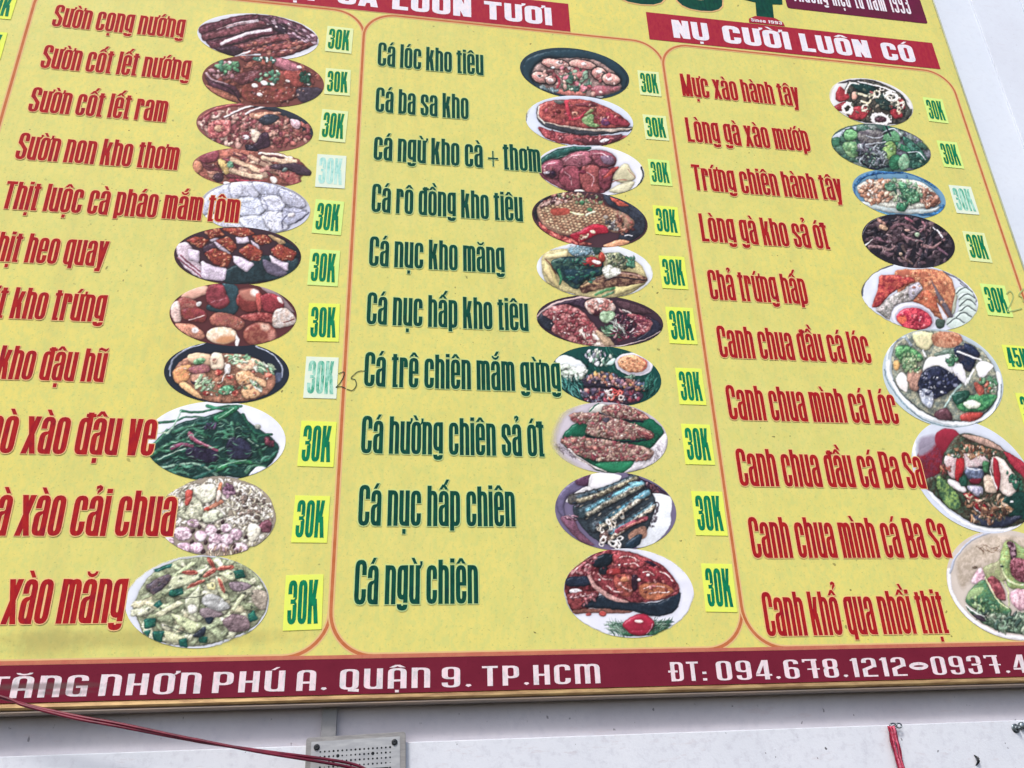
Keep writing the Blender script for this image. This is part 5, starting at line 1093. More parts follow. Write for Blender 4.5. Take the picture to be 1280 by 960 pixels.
@recipe('R7', 'c8d2e0', 'oval print of sour fish soup with basa head and chilli')
def _(p):
    p.L('eef4fa', 26, '400,180 410,340 500,560 640,720 820,850 1080,905 1290,850', v=.03, edge=.1); p.L('788498', 6, '1120,80 1220,170 1330,300', edge=0)
    p.P('94202c', '440,500 430,300 560,200 600,110 700,95 780,160 860,260 700,420 560,600', v=.15, c2='70283c', rim=.2); p.P('8c8498', '440,180 560,150 560,240 440,320', soft=30, rim=0, shadow=0, v=.05); p.P('9c2034', '570,130 690,92 760,150 740,250 620,280 570,220', v=.1, rim=.15, shadow=.1, soft=8)
    p.P('4c4434', '480,520 600,460 640,300 760,140 940,160 1120,260 1280,420 1330,600 1300,820 1100,885 900,860 720,760 560,620', v=.3, c2='38503c', rim=.2); p.P('9c7c6c', '780,145 950,165 1130,270 1060,260 880,200', v=.2, rim=.1); p.P('a82838', '1120,290 1200,310 1330,420 1330,520 1240,460', v=.12)
    p.P('3c6844', '590,480 700,560 780,700 700,740 600,620', v=.2, c2='6c8c44'); p.P('143c34', '1080,680 1200,600 1300,640 1320,820 1120,780', v=.2); p.P('2c3448', '840,780 1100,800 1260,800 1100,880 920,860', v=.2)
    p.P('d8c8c4', '650,320 780,300 980,300 980,400 820,420 780,480 700,500 650,400', v=.12, c2='c0a4a4'); p.P('d8c4b4', '1020,330 1120,350 1220,500 1230,580 1160,640 1090,600 1020,440', v=.1, c2='e4d4c8'); p.P('c8b098', '960,480 1050,500 1060,610 970,600', v=.15); p.P('e4dcdc', '670,510 760,530 820,590 780,610 690,560', v=.1)
    p.P('a82024', '740,330 790,320 800,400 770,520 730,500', v=.12); p.P('9c1c28', '1030,340 1070,360 1090,480 1070,600 1040,520', v=.12); p.P('a01c28', '790,620 860,620 960,700 1030,790 940,770 840,680', v=.12); p.L('f0e4e4', 10, '830,670 900,750 1010,810'); p.L('e8dcd8', 10, '1030,340 1010,440 1060,580')
    p.P('48546c', '810,420 940,420 950,490 900,520 820,490', v=.1, c2='7080a0'); p.L('ccd8e8', 14, '820,410 880,430 940,425'); p.P('701c2c', '840,510 930,500 920,540 860,540', v=.1); p.P('7c8098', '820,560 940,570 940,640 880,630', v=.12, c2='a8a4b4'); p.E('2c303c', 930, 410, 20, 16); p.P('1c4c3c', '760,500 820,480 820,560 780,560'); p.P('3c7c4c', '950,360 1000,370 990,450 950,440', v=.2); p.P('c86848', '800,230 870,230 880,290 810,290', v=.25, c2='e0b090')
    p.S('c', 150, '640,300 820,210 1060,280 1000,340 700,330', (7, 18), '8c5c3c e0c8a0 2c5440 b07850 5c3c2c dcc8b8', 1.8); p.S('s', 180, '780,620 1080,640 1180,760 1100,860 860,840', (10, 28), '8c5c40 c8a888 4c3428 a87850 3c4434 e0d0c0', 3); p.S('c', 50, '1130,420 1260,520 1260,600 1180,560', (8, 20), '1c5844 3c7c5c 10382c', 1.6); p.E('eef0f0', 1178, 685, 14, 10); p.S('c', 50, '600,380 700,400 680,470 620,460', (6, 14), 'a84838 c89060 5c2c2c', 1.6)
@recipe('R8', 'cbbfb0', 'oval print of bitter melon soup stuffed with meat')
def _(p):
    p.L('dcdce0', 30, '680,400 700,560 800,720 960,850 1160,920 1400,940', v=.03, edge=.1); p.L('a4acbc', 20, '690,420 730,300 860,150 1000,95', v=.03, edge=.1); p.L('e8dcd4', 12, '900,800 1060,880 1280,920', v=.03, edge=0)
    p.P('b8a890', '760,300 940,140 1200,120 1400,200 1400,500 900,480 800,560 740,420', v=.08, c2='c8b8a4', rim=.1, shadow=0, soft=30); p.S('s', 12, '900,200 1060,180 1060,260 940,270', (24, 44), '6c4c34 8c6c4c', 12, (-20, 60), shade=.05); p.E('5c4c3c', 885, 380, 22, 12, rim=0)
    p.P('b4b484', '960,370 1060,330 1120,250 1130,170 1200,190 1150,360 1140,480 1000,480 950,420', v=.12, c2='9cac6c', shadow=.1)
    p.P('a4b868', '1080,320 1120,180 1180,160 1290,220 1400,240 1400,560 1250,560 1160,540 1120,440', v=.2, c2='7ca060'); p.P('4c2c38', '1140,170 1200,180 1220,280 1180,340 1160,240', v=.25, c2='a07c88'); p.P('6c343c', '1170,320 1240,300 1330,360 1340,500 1240,490 1180,440', v=.3, c2='8c505c'); p.L('c8d498', 14, '1090,360 1130,460 1200,510 1300,520')
    p.P('d09cac', '860,470 930,380 970,450 950,510 870,510', v=.15, c2='e8c4cc'); p.P('608c50', '820,620 870,540 960,480 1040,560 1110,660 1180,720 1120,780 960,740 840,680', v=.25, c2='386c4c'); p.P('90b070', '830,600 880,545 960,540 900,620 840,640', v=.12, shadow=0, soft=10); p.P('7c343c', '980,480 1040,450 1120,560 1130,640 1060,620 1010,560', v=.25, c2='984c50'); p.L('d0d498', 12, '970,460 1020,560 1080,650 1150,700'); p.L('c0cc88', 12, '1060,460 1140,540 1160,680')
    p.P('c890a0', '1170,580 1230,550 1330,570 1340,680 1240,720 1180,660', v=.15, c2='d8acb4', lit=.2); p.P('2c4838', '820,690 1000,770 1180,760 1400,720 1400,900 1160,890 960,820', v=.2, c2='5c7c5c'); p.S('s', 110, '860,700 1100,760 1290,740 1290,890 1080,870', (14, 40), '8ca488 4c6c50 b8c8a8 2c4840 6c8c70', 2.5); p.L('e0e8e0', 10, '820,680 890,730 970,765'); p.P('38303c', '880,750 950,760 980,800 920,790'); p.S('c', 60, '860,600 1100,680 1100,740 880,700', (8, 20), '3c7450 88ac68 2c5c44 a8c088', 2); p.E('30403c', 1100, 370, 14, 10)

def build_print(key, parent, mat, y):
    cx, cz, l11, l21, l22, cu, cv, m00, m01, m10, m11 = DISH[key]
    base, label, fn, kw = REC[key]
    n, mrows = 150, 108
    U, V = np.meshgrid(np.linspace(-1, 1, n), np.linspace(-1, 1, mrows))
    a = U * np.sqrt(1 - V * V / 2); b = V * np.sqrt(1 - U * U / 2)      # square grid rounded into a disc
    dx = l11 * a; dz = l21 * a + l22 * b
    u = cu + m00 * dx + m01 * dz; v = cv + m10 * dx + m11 * dz
    p = Print(u.min() - 8, v.min() - 8, u.max() + 8, v.max() + 8, sum(map(ord, key)) * 7, base, 3.0, kw.get('warp', 5))
    fn(p); p.finish()
    fx = np.clip((u - p.u0) / p.ss, 0, p.W - 1.01); fy = np.clip((v - p.v0) / p.ss, 0, p.H - 1.01)
    xi, yi = fx.astype(int), fy.astype(int); fx = (fx - xi)[..., None]; fy = (fy - yi)[..., None]
    c = (p.img[yi, xi] * (1 - fx) + p.img[yi, xi + 1] * fx) * (1 - fy) + (p.img[yi + 1, xi] * (1 - fx) + p.img[yi + 1, xi + 1] * fx) * fy
    rgb = c[..., :3]
    rgb = np.where(rgb <= .04045, rgb / 12.92, ((rgb + .055) / 1.055) ** 2.4)
    c = np.concatenate([rgb, c[..., 3:]], -1).reshape(-1, 4)
    co = np.stack([dx.ravel(), np.zeros(dx.size), dz.ravel()], 1)
    idx = np.arange(n * mrows).reshape(mrows, n)
    q = np.stack([idx[:-1, :-1], idx[:-1, 1:], idx[1:, 1:], idx[1:, :-1]], -1).reshape(-1, 4)
    me = bpy.data.meshes.new('dish_print')
    me.vertices.add(len(co)); me.vertices.foreach_set('co', co.ravel())
    me.loops.add(q.size); me.loops.foreach_set('vertex_index', q.ravel().astype(np.int32))
    me.polygons.add(len(q)); me.polygons.foreach_set('loop_start', np.arange(0, q.size, 4, dtype=np.int32))
    me.update(calc_edges=True)
    at = me.color_attributes.new('print', 'FLOAT_COLOR', 'POINT')
    at.data.foreach_set('color', c.astype(np.float32).ravel())
    return link('dish_photo', me, mat, parent, (cx, y, cz), label)

# ---------------------------------------------------------------- inks and surfaces
def grimed(name, hexes, **kw): return ink(name, hexes, grime=grime_left, **kw)

def board_material():
    m, nt, b = new_mat('yellow_vinyl', .65, .15)
    pos = world_pos(nt)
    col = mix(nt, ramp(nt, noise(nt, pos, 1.1, 3, .5), [(.35, 0.), (.65, 1.)]), lin('e5d672'), lin('dcd47e'))
    col = mix(nt, ramp(nt, noise(nt, pos, 14, 5, .7), [(.42, 0.), (.66, 1.)]), col, lin('d6d076'))
    col = mix(nt, mathn(nt, 'MULTIPLY', ramp(nt, noise(nt, pos, 60, 4, .7, (1, 1, .6)), [(.46, 0.), (.6, 1.)]), .45), col, lin('c4cd7c'))
    col = mix(nt, mathn(nt, 'MULTIPLY', ramp(nt, noise(nt, pos, 95, 2, .6), [(.60, 0.), (.70, 1.)]), .38), col, lin('a3b268'))
    col = mix(nt, mathn(nt, 'MULTIPLY', ramp(nt, noise(nt, pos, 130, 2, .5, (1, 1, 1.7)), [(.675, 0.), (.72, 1.)]), .5), col, lin('6f8048'))
    # splashed spots gathered in places
    pat = ramp(nt, noise(nt, pos, 3.1, 2, .5), [(.5, 0.), (.62, 1.)])
    spots = ramp(nt, noise(nt, pos, 52, 2, .4), [(.70, 0.), (.73, 1.)])
    col = mix(nt, mathn(nt, 'MULTIPLY', mathn(nt, 'MULTIPLY', pat, spots), .8), col, lin('5c5a34'))
    st_ = ramp(nt, noise(nt, pos, 9, 4, .6, (1, 1, .07)), [(.50, 0.), (.72, 1.)])
    col = mix(nt, mathn(nt, 'MULTIPLY', st_, .22), col, lin('b9b070'))
    col = grime_left(nt, pos, col)
    setcol(nt, b, col)
    wr = mathn(nt, 'ADD', mathn(nt, 'MULTIPLY', noise(nt, pos, 2.2, 2, .4, (1, 1, 1.6)), 1.0), mathn(nt, 'MULTIPLY', noise(nt, pos, 60, 3, .6), .03))
    bump(nt, b, wr, .25, .02)
    return m

M = {}
M['board'] = board_material()
M['red'] = ink('red_ink', ('a0161e', '901628'), fade='aa2222')
M['red_halo'] = ink('salmon_edge_ink', ('eabf88', 'e8ba80'), dirt=False)
M['green'] = ink('dark_green_ink', ('05402f', '053a38'), fade='0a4c3c')
M['green_halo'] = ink('mint_edge_ink', ('bcd690', 'c2d894'), dirt=False)
M['price_green'] = ink('price_green_ink', ('037248', '036850'), fade='0c8458')
M['price_faded'] = ink('faded_price_ink', ('8fd0c4', 'a8ddd4'), fade='c4e8dc', scale=70)
M['price_half'] = ink('half_faded_price_ink', ('1c8a68', '5cb89c'), fade='a8dcc8', scale=60)
M['sticker'] = ink('yellow_sticker_vinyl', ('e8f260', 'e2ee6c'), dirt=False)
M['sticker_pale'] = ink('pale_sticker_vinyl', ('dde9a8', 'e2ecb4'), dirt=False)
M['sticker_green'] = ink('green_sticker_vinyl', ('d0ee84', 'd8f090'), dirt=False)
M['sticker_white'] = ink('bleached_sticker_vinyl', ('dceada', 'e6f0d8'), dirt=False)
M['crimson'] = ink('crimson_ink', ('9c2038', 'a4263e'), fade='a82e3c', scale=12)
M['maroon'] = grimed('maroon_ink', ('6c1c30', '742034'), scale=8)
M['plum'] = ink('plum_ink', ('6c1c40', '602038'), scale=12)
M['white'] = ink('white_ink', ('e9e9f0', 'dadce8'), scale=34, fade='f2e6ec')
M['white_low'] = grimed('white_footer_ink', ('e6dfe2', 'c9c6c8'), scale=42, fade='efd6dc')
M['outline'] = ink('orange_line_ink', ('b9683e', 'c4754c'))
M['outline_edge'] = ink('peach_line_ink', ('e0b584', 'dfba84'), dirt=False)
M['salmon'] = ink('salmon_band_ink', ('bd6a58', 'c47a60'))
M['pen'] = ink('pen_ink', ('3c5240', '2e4438'), dirt=False)
M['pen_faint'] = ink('faint_pen_ink', ('b6c27c', '9eb070'), dirt=False)

def print_material():
    m, nt, b = new_mat('printed_photo', .7, .12)
    at = N(nt, 'ShaderNodeAttribute', attribute_name='print')
    nt.links.new(at.outputs['Color'], b.inputs['Base Color'])
    tr = N(nt, 'ShaderNodeBsdfTransparent')
    mx = N(nt, 'ShaderNodeMixShader')
    nt.links.new(at.outputs['Alpha'], mx.inputs[0]); nt.links.new(tr.outputs[0], mx.inputs[1]); nt.links.new(b.outputs[0], mx.inputs[2])
    nt.links.new(mx.outputs[0], nt.nodes['Material Output'].inputs['Surface'])
    return m
M['print'] = print_material()

def plaster(name, a, c, speck=.6, rough=1.0):
    m, nt, b = new_mat(name, .8, .25)
    pos = world_pos(nt)
    col = mix(nt, ramp(nt, noise(nt, pos, 2.6, 6, .62), [(.38, 0.), (.64, 1.)]), lin(a), lin(c))
    col = mix(nt, mathn(nt, 'MULTIPLY', ramp(nt, noise(nt, pos, 45, 5, .7), [(.5, 0.), (.72, 1.)]), .35 * rough), col, lin('a9a8b4'))
    col = mix(nt, mathn(nt, 'MULTIPLY', ramp(nt, noise(nt, pos, 75, 2, .35, (1, 1, .8)), [(.735, 0.), (.765, 1.)]), speck), col, lin('3c3a40'))
    scr = ramp(nt, noise(nt, pos, 11, 6, .7, (1, 1, 4)), [(.60, 0.), (.66, 1.)])
    col = mix(nt, mathn(nt, 'MULTIPLY', scr, .25 * rough), col, lin('b9a9ac'))
    setcol(nt, b, col)
    bump(nt, b, mathn(nt, 'ADD', noise(nt, pos, 160, 4, .7), mathn(nt, 'MULTIPLY', noise(nt, pos, 9, 4, .6), 2.)), .35 * rough, .0015)
    return m
M['wall'] = plaster('grey_plaster', 'bdb9c0', 'c9c6cc')
M['band'] = plaster('pale_paint', 'dcdfe6', 'd4d8e0', .9)
M['panel'] = plaster('white_paint', 'e0e7f1', 'dae2ee', 0, .3)
M['bead'] = plaster('white_paint_worn', 'dce3ee', 'd6dbe6', .1, .35)

def metal(name, a, c, rough=.45, met=.6, sc=8, stretch=(1, 1, 1)):
    m, nt, b = new_mat(name, rough, .5, met)
    pos = world_pos(nt)
    col = mix(nt, ramp(nt, noise(nt, pos, sc, 5, .7, stretch), [(.4, 0.), (.6, 1.)]), lin(a), lin(c))
    setcol(nt, b, col); bump(nt, b, noise(nt, pos, 70, 4, .7), .15, .001)
    return m
M['gold'] = metal('gold_trim', 'b89a68', '8c6c48', .38, .35, 9, (1, 1, 8))
M['lip'] = metal('weathered_trim', '8a8078', '9c8a7c', .55, .2, 3, (1, 1, 4))
M['edge'] = metal('dull_edge_trim', '9aa184', '8a9078', .5, .2)
M['steel'] = metal('brushed_steel', '8c8a8a', '9e9c9a', .5, .25, 30, (1, 1, 6))
M['steel_face'] = metal('pale_steel_face', 'a6a8ac', 'b6b8ba', .5, .2, 24, (1, 1, 5))
M['conduit'] = metal('grey_plastic', '7c7c7e', '8a8a8c', .6, 0., 14)
M['bolt'] = metal('zinc', '8e989c', '5c6468', .35, .8, 60)
def plain(name, h, rough=.5, spec=.4, h2=None, sc=40):
    m, nt, b = new_mat(name, rough, spec)
    pos = world_pos(nt)
    setcol(nt, b, mix(nt, ramp(nt, noise(nt, pos, sc, 4, .6), [(.4, 0.), (.6, 1.)]), lin(h), lin(h2 or h)))
    return m
M['black'] = plain('black_plastic', '15181c', .4, .5, '22262a')
M['hole'] = plain('dark_recess', '1c1e22', .9, .1, '3a3c40', 90)
M['wire'] = plain('maroon_wire', '560c24', .35, .5, '76162f', 20)
M['strap'] = plain('red_cord_fibre', 'b43a54', .8, .2, 'd07084', 120)
M['strap_dark'] = plain('dark_cord_fibre', '6c1428', .8, .2, '9c2c44', 120)
M['label_white'] = plain('white_tape', 'dfe2e6', .5, .3, 'c8ccd2')

# ---------------------------------------------------------------- the wall (setting)
def struct(name, me, mat, loc=(0, 0, EYE)):
    o = link(name, me, mat, None, loc); o['kind'] = 'structure'; return o
struct('wall', box_mesh(-4.2, 4.6, .05, .25, -1.5, 4.3), M['wall'])
struct('lower_wall', box_mesh(-4.2, 4.6, .026, .0495, -1.5, -.003, .002), M['band'])
struct('wall_panel', box_mesh(2.3135, 2.5368, .040, .0495, -.0025, 4.25, .0005), M['panel'])
struct('wall_panel', box_mesh(2.537, 2.7938, .034, .0495, -.0025, 4.25, .0035), M['bead'])
struct('wall_panel', box_mesh(2.794, 3.40, .028, .0495, -.0025, 4.25, .003), M['bead'])

# ---------------------------------------------------------------- the menu board
SIGN = thing('menu_signboard', 'large yellow menu signboard with red and green dish names, food photos and a maroon footer', 'signboard', (0, 0, EYE))
link('board', box_mesh(-2.6, 2.300, 0, .03, .112, 3.25), M['board'], SIGN)
def rail(name, x0, x1, prof, mat, vertical=False):
    """moulding: profile points (offset along the face, depth) swept in a straight line"""
    vs, fs, n = [], [], len(prof)
    for x in (x0, x1):
        for a, d in prof: vs.append((a, d, x) if vertical else (x, d, a))
    for i in range(n - 1): fs.append((i, i + 1, n + i + 1, n + i))
    fs.append((n - 1, 0, n, 2 * n - 1)); fs.append(tuple(range(n))[::-1]); fs.append(tuple(range(n, 2 * n)))
    me = mesh_of(vs, fs, 'rail'); 
    bm = bmesh.new(); bm.from_mesh(me); bmesh.ops.recalc_face_normals(bm, faces=bm.faces[:]); bm.to_mesh(me); bm.free()
    return link(name, me, mat, SIGN)
rp = [(.110, .032), (.110, -.002), (.1085, -.006), (.105, -.009), (.101, -.010), (.097, -.0085), (.0945, -.004), (.094, .032)]
rail('bottom_rail', -2.6, 2.308, rp, M['gold'])
rail('rail_lip', -2.6, 2.308, [(.0935, .033), (.0935, -.003), (.090, -.006), (.086, -.004), (.084, .002), (.084, .033)], M['lip'])
rail('side_rail', .084, 3.25, [(2.3005, .033), (2.3005, -.002), (2.304, -.004), (2.308, -.001), (2.308, .033)], M['edge'], True)

def sheet(name, x0, x1, z0, z1, y, mat, parent=SIGN, rad=0.0, label=None, kx=0.0):
    """flat printed shape, optional rounded corners"""
    if rad:
        pts = []
        for cx, cz, a0 in ((x1 - rad, z1 - rad, 0), (x0 + rad, z1 - rad, 90), (x0 + rad, z0 + rad, 180), (x1 - rad, z0 + rad, 270)):
            for k in range(7):
                t = math.radians(a0 + 15 * k); pts.append((cx + rad * math.cos(t), 0, cz + rad * math.sin(t)))
    else: pts = [(x0, 0, z0), (x1, 0, z0), (x1, 0, z1), (x0, 0, z1)]
    return link(name, mesh_of(pts, [tuple(range(len(pts)))]), mat, parent, (0, y, 0), label)

def frame_line(x0, x1, z0, z1, rad, w, y):
    loop = []
    for cx, cz, a0 in ((x1 - rad, z1 - rad, 0), (x0 + rad, z1 - rad, 90), (x0 + rad, z0 + rad, 180), (x1 - rad, z0 + rad, 270)):
        for k in range(13):
            t = math.radians(a0 + 7.5 * k); loop.append((cx, cz, math.cos(t), math.sin(t)))
    vs, fs, mi = [], [], []
    n = len(loop)
    for off in (-w / 2 - .004, -w / 2, w / 2, w / 2 + .0035):
        for cx, cz, c, s in loop: vs.append((cx + (rad + off) * c, 0, cz + (rad + off) * s))
    for r in range(3):
        for i in range(n):
            j = (i + 1) % n
            fs.append((r * n + i, (r + 1) * n + i, (r + 1) * n + j, r * n + j)); mi.append(0 if r == 1 else 1)
    link('column_outline', mesh_of(vs, fs, 'outline', midx=mi), [M['outline'], M['outline_edge']], SIGN, (0, y, 0))
frame_line(-2.32, -1.237, .203, 2.467, .115, .0085, -.0002)
frame_line(-1.237, -.126, .203, 2.467, .115, .0085, -.0003)
frame_line(-.126, 1.012, .203, 2.467, .115, .0085, -.0004)
frame_line(1.012, 2.262, .203, 2.467, .115, .0085, -.0005)
sheet('salmon_band', -2.6, 2.300, .1975, .2065, -.0008, M['salmon'])

# header strips
hs = sheet('header_strip', -.66, .653, 2.477, 2.626, -.0010, M['crimson'], label='crimson header strip over the middle column')
HB = Face(.25, .19, .62, 1.0, .22, .64, .10, .42)
def words(parent, F, y, spec, z, h, mat, halo=0, hmat=None, name='heading', label=None):
    for s, x0, x1 in spec:
        link(name, text_mesh(s, F, 0, x1 - x0, h, halo), [mat, hmat or mat], parent, (x0, y, z), label)
words(hs, HB, -.0004, [('THỊT', -.545, -.290), ('CÁ', -.228, -.083), ('LUÔN', -.028, .269), ('TƯƠI', .319, .582)], 2.499, .094, M['white'])
hs2 = sheet('header_strip', .970, 2.229, 2.481, 2.628, -.0010, M['crimson'], label='crimson header strip over the right column')
words(hs2, HB, -.0004, [('NỤ', 1.072, 1.222), ('CƯỜI', 1.283, 1.571), ('LUÔN', 1.617, 1.922), ('CÓ', 1.979, 2.125)], 2.503, .097, M['white'])
sheet('header_edge', -.66, .653, 2.4745, 2.4768, -.0009, M['outline_edge'])
# brand plaque, pedestal and the green lettering cut by the top of the photo
pl = sheet('slogan_plaque', 1.595, 2.240, 2.740, 2.99, -.0010, M['plum'], rad=.012, label='plum plaque with slim white lettering')
TH = Face(.105, .09, .26, .74, .13, .28, .085, .22)
words(pl, TH, -.0004, [('Thương', 1.628, 1.790), ('hiệu', 1.812, 1.894), ('từ', 1.916, 1.955), ('năm', 1.975, 2.060), ('1993', 2.080, 2.176)], 2.786, .125, M['white'])
def poly_sheet(name, pts, y, mat, parent=SIGN, label=None):
    P = [tuple(p) for p in pts]
    V, T = merge_polys([P])
    return link(name, mesh_of([(a, 0, b) for a, b in V], T), mat, parent, (0, y, 0), label)
GL = Face(.17, .17, .42, 1.0, .22, .46, .1, .3)
link('shop_lettering', text_mesh('C', GL, 0, .225, .40, .006), [M['green'], M['red_halo']], SIGN, (.842, -.0012, 2.668))
link('shop_lettering', text_mesh('O', GL, 0, .205, .36, .006), [M['green'], M['red_halo']], SIGN, (1.105, -.0012, 2.668))
poly_sheet('shop_lettering', [(1.447, 2.672), (1.523, 2.672), (1.531, 2.752), (1.576, 2.757), (1.582, 2.80), (1.535, 2.83), (1.535, 3.05), (1.44, 3.05), (1.44, 2.83), (1.392, 2.80), (1.40, 2.762), (1.455, 2.752)], -.0012, M['green'])
ped = poly_sheet('founding_ribbon', [(1.408, 2.632), (1.564, 2.632), (1.560, 2.652), (1.528, 2.672), (1.440, 2.672), (1.410, 2.652)], -.0014, M['crimson'])
SM = Face(.20, .17, .55, .78, .2, .58, .16, .5)
words(ped, SM, -.0004, [('Since', 1.419, 1.482), ('1993', 1.494, 1.553)], 2.639, .017, M['white'])

# footer strip with address and telephone numbers
ft = sheet('footer_strip', -2.6, 2.300, .112, .197, -.0010, M['maroon'])
AM = Face(.20, .10, .60, 1.0, .20, .62, .17, .4, True)
NUM = Face(.17, .085, .50, 1.0, .18, .52, .15, .3)
F1 = .122
for s, x0, x1 in [('T', -.925, -.869), ('ĂNG', -.862, -.691), ('NHƠN', -.664, -.430), ('PHÚ', -.402, -.229), ('A.', -.200, -.125), ('QUẬN', -.094, .134), ('TP.HCM', .269, .585), ('ĐT:', .782, .883)]:
    link('address_lettering', text_mesh(s, AM, 0, x1 - x0, .049), [M['white_low']] * 2, ft, (x0, -.0004, F1 + .001))
for s, x0, x1 in [('9.', .164, .241), ('094.678.1212', .912, 1.479), ('-', 1.489, 1.549), ('0937.4', 1.559, 1.862)]:
    link('address_lettering', text_mesh(s, NUM, 0, x1 - x0, .050), [M['white_low']] * 2, ft, (x0, -.0004, F1))

# the thirty-one dish names ---------------------------------------------------
MENU = Face(.160, .105, .385, .875, .19, .41, .046, .19)
def prefixed(pre, s, x0, x1):
    """x where the line starts when s alone must span x0..x1 and pre comes before it"""
    def width(t):
        w = 0
        for c in t: w += MENU.space if c == ' ' else char_mesh(c, MENU)[3] + MENU.gap
        return w
    k = (x1 - x0) / (width(s) - MENU.gap)
    return x0 - k * width(pre)
LINES = [
 ('', 'Sườn cọng nướng', -1.165, -.740, 2.255, .101), ('', 'Sườn cốt lết nướng', -1.166, -.698, 2.068, .102), ('', 'Sườn cốt lết ram', -1.167, -.747, 1.883, .102), ('', 'Sườn non kho thơm', -1.167, -.687, 1.693, .104),
 ('', 'Thịt luộc cà pháo mắm tôm', -1.168, -.480, 1.506, .102), ('Thịt ', 'heo quay', -1.067, -.843, 1.322, .102), ('Thịt ', 'kho trứng', -1.069, -.818, 1.136, .102), ('kho ', 'đậu hũ', -.956, -.787, .947, .103),
 ('bò ', 'xào đậu ve', -.958, -.625, .733, .122), ('gà ', 'xào cải chua', -.929, -.544, .512, .123), ('', 'xào măng', -.916, -.636, .293, .125),
 ('', 'Cá lóc kho tiêu', -.072, .311, 2.213, .114), ('', 'Cá ba sa kho', -.072, .254, 2.001, .112), ('', 'cá ngừ kho cà + thơm', -.071, .504, 1.793, .113), ('', 'Cá rô đồng kho tiêu', -.070, .433, 1.581, .114), ('', 'Cá nục kho măng', -.070, .365, 1.375, .112),
 ('', 'Cá nục hấp kho tiêu', -.069, .435, 1.167, .113), ('', 'Cá trê chiên mắm gừng', -.068, .527, .960, .113), ('', 'Cá hường chiên sả ớt', -.068, .466, .752, .115), ('', 'Cá nục hấp chiên', -.067, .371, .543, .116), ('', 'Cá ngừ chiên', -.068, .262, .332, .118),
 ('', 'Mực xào hành tây', 1.072, 1.555, 2.204, .112), ('', 'Lòng gà xào mướp', 1.065, 1.553, 1.984, .115), ('', 'Trứng chiên hành tây', 1.061, 1.643, 1.766, .114), ('', 'Lòng gà kho sả ớt', 1.061, 1.541, 1.548, .117), ('', 'Chả trứng hấp', 1.060, 1.413, 1.317, .117),
 ('', 'Canh chua đầu cá lóc', 1.062, 1.599, 1.102, .117), ('', 'Canh chua mình cá Lóc', 1.062, 1.646, .886, .119), ('', 'Canh chua đầu cá Ba Sa', 1.063, 1.685, .671, .120), ('', 'Canh chua mình cá Ba Sa', 1.069, 1.712, .454, .122), ('', 'Canh khổ qua nhồi thịt', 1.075, 1.641, .235, .122)]
for i, (pre, s, x0, x1, z, h) in enumerate(LINES):
    g = 11 <= i <= 20
    if pre: x0 = prefixed(pre, s, x0, x1)
    y = -.0017
    link('menu_line', text_mesh(pre + s, MENU, 0, x1 - x0, h, .0028), [M['green'], M['green_halo']] if g else [M['red'], M['red_halo']], SIGN, (x0, y, z),
         '%s menu line reading %s' % ('green' if g else 'red', pre + s))

# food photographs --------------------------------------------------------------
LAYER = {'L1': 1, 'L2': 4, 'L3': 2, 'L4': 1, 'L5': 3, 'L6': 5, 'L7': 4, 'L8': 3, 'L9': 2, 'L10': 4, 'L11': 3,
         'M1': 2, 'M2': 4, 'M3': 3, 'M4': 4, 'M5': 3, 'M6': 2, 'M7': 1, 'M8': 3, 'M9': 2, 'M10': 4,
         'R1': 2, 'R2': 3, 'R3': 2, 'R4': 4, 'R5': 3, 'R6': 5, 'R7': 4, 'R8': 3}
for k in DISH: build_print(k, SIGN, M['print'], -.0009 - .00008 * LAYER[k])

# price stickers ----------------------------------------------------------------
STICKER = {
 'L1': (-0.211, 2.320, 0.093, 0.123, -1.1), 'L2': (-0.206, 2.121, 0.087, 0.119, 0.7), 'L3': (-0.209, 1.925, 0.088, 0.136, -1.6), 'L4': (-0.207, 1.733, 0.095, 0.134, 0.4), 'L5': (-0.205, 1.550, 0.091, 0.131, -1.9),
 'L6': (-0.207, 1.360, 0.092, 0.131, -0.5), 'L7': (-0.196, 1.167, 0.093, 0.130, 1.3), 'L8': (-0.192, 0.984, 0.094, 0.133, 0.1), 'L9': (-0.190, 0.778, 0.099, 0.136, -0.8), 'L10': (-0.193, 0.561, 0.094, 0.130, -0.5), 'L11': (-0.197, 0.340, 0.097, 0.141, 1.4),
 'M1': (0.945, 2.251, 0.084, 0.122, -0.5), 'M2': (0.947, 2.038, 0.090, 0.116, 0.5), 'M3': (0.940, 1.832, 0.081, 0.114, -0.3), 'M4': (0.941, 1.625, 0.091, 0.122, -1.5), 'M5': (0.941, 1.415, 0.091, 0.128, -0.3),
 'M6': (0.944, 1.213, 0.095, 0.135, -0.2), 'M7': (0.948, 0.996, 0.088, 0.126, -0.1), 'M8': (0.946, 0.802, 0.094, 0.131, -0.5), 'M9': (0.953, 0.586, 0.098, 0.133, -0.8), 'M10': (0.952, 0.370, 0.093, 0.135, -1.6),
 'R1': (2.144, 2.252, 0.087, 0.126, -2.3), 'R2': (2.147, 2.029, 0.088, 0.130, -1.5), 'R3': (2.143, 1.813, 0.095, 0.130, -0.7), 'R4': (2.137, 1.601, 0.091, 0.131, -2.3), 'R5': (2.146, 1.375, 0.100, 0.131, -2.5),
 'R6': (2.158, 1.147, 0.098, 0.094, -2.0), 'R7': (2.152, 0.951, 0.098, 0.120, -2.0), 'Z1': (-1.342, 2.325, 0.097, 0.116, -0.3), 'Z2': (-1.338, 2.147, 0.096, 0.119, 1.0)}
PRICE = Face(.185, .12, .40, .83, .20, .42, .06, .2)
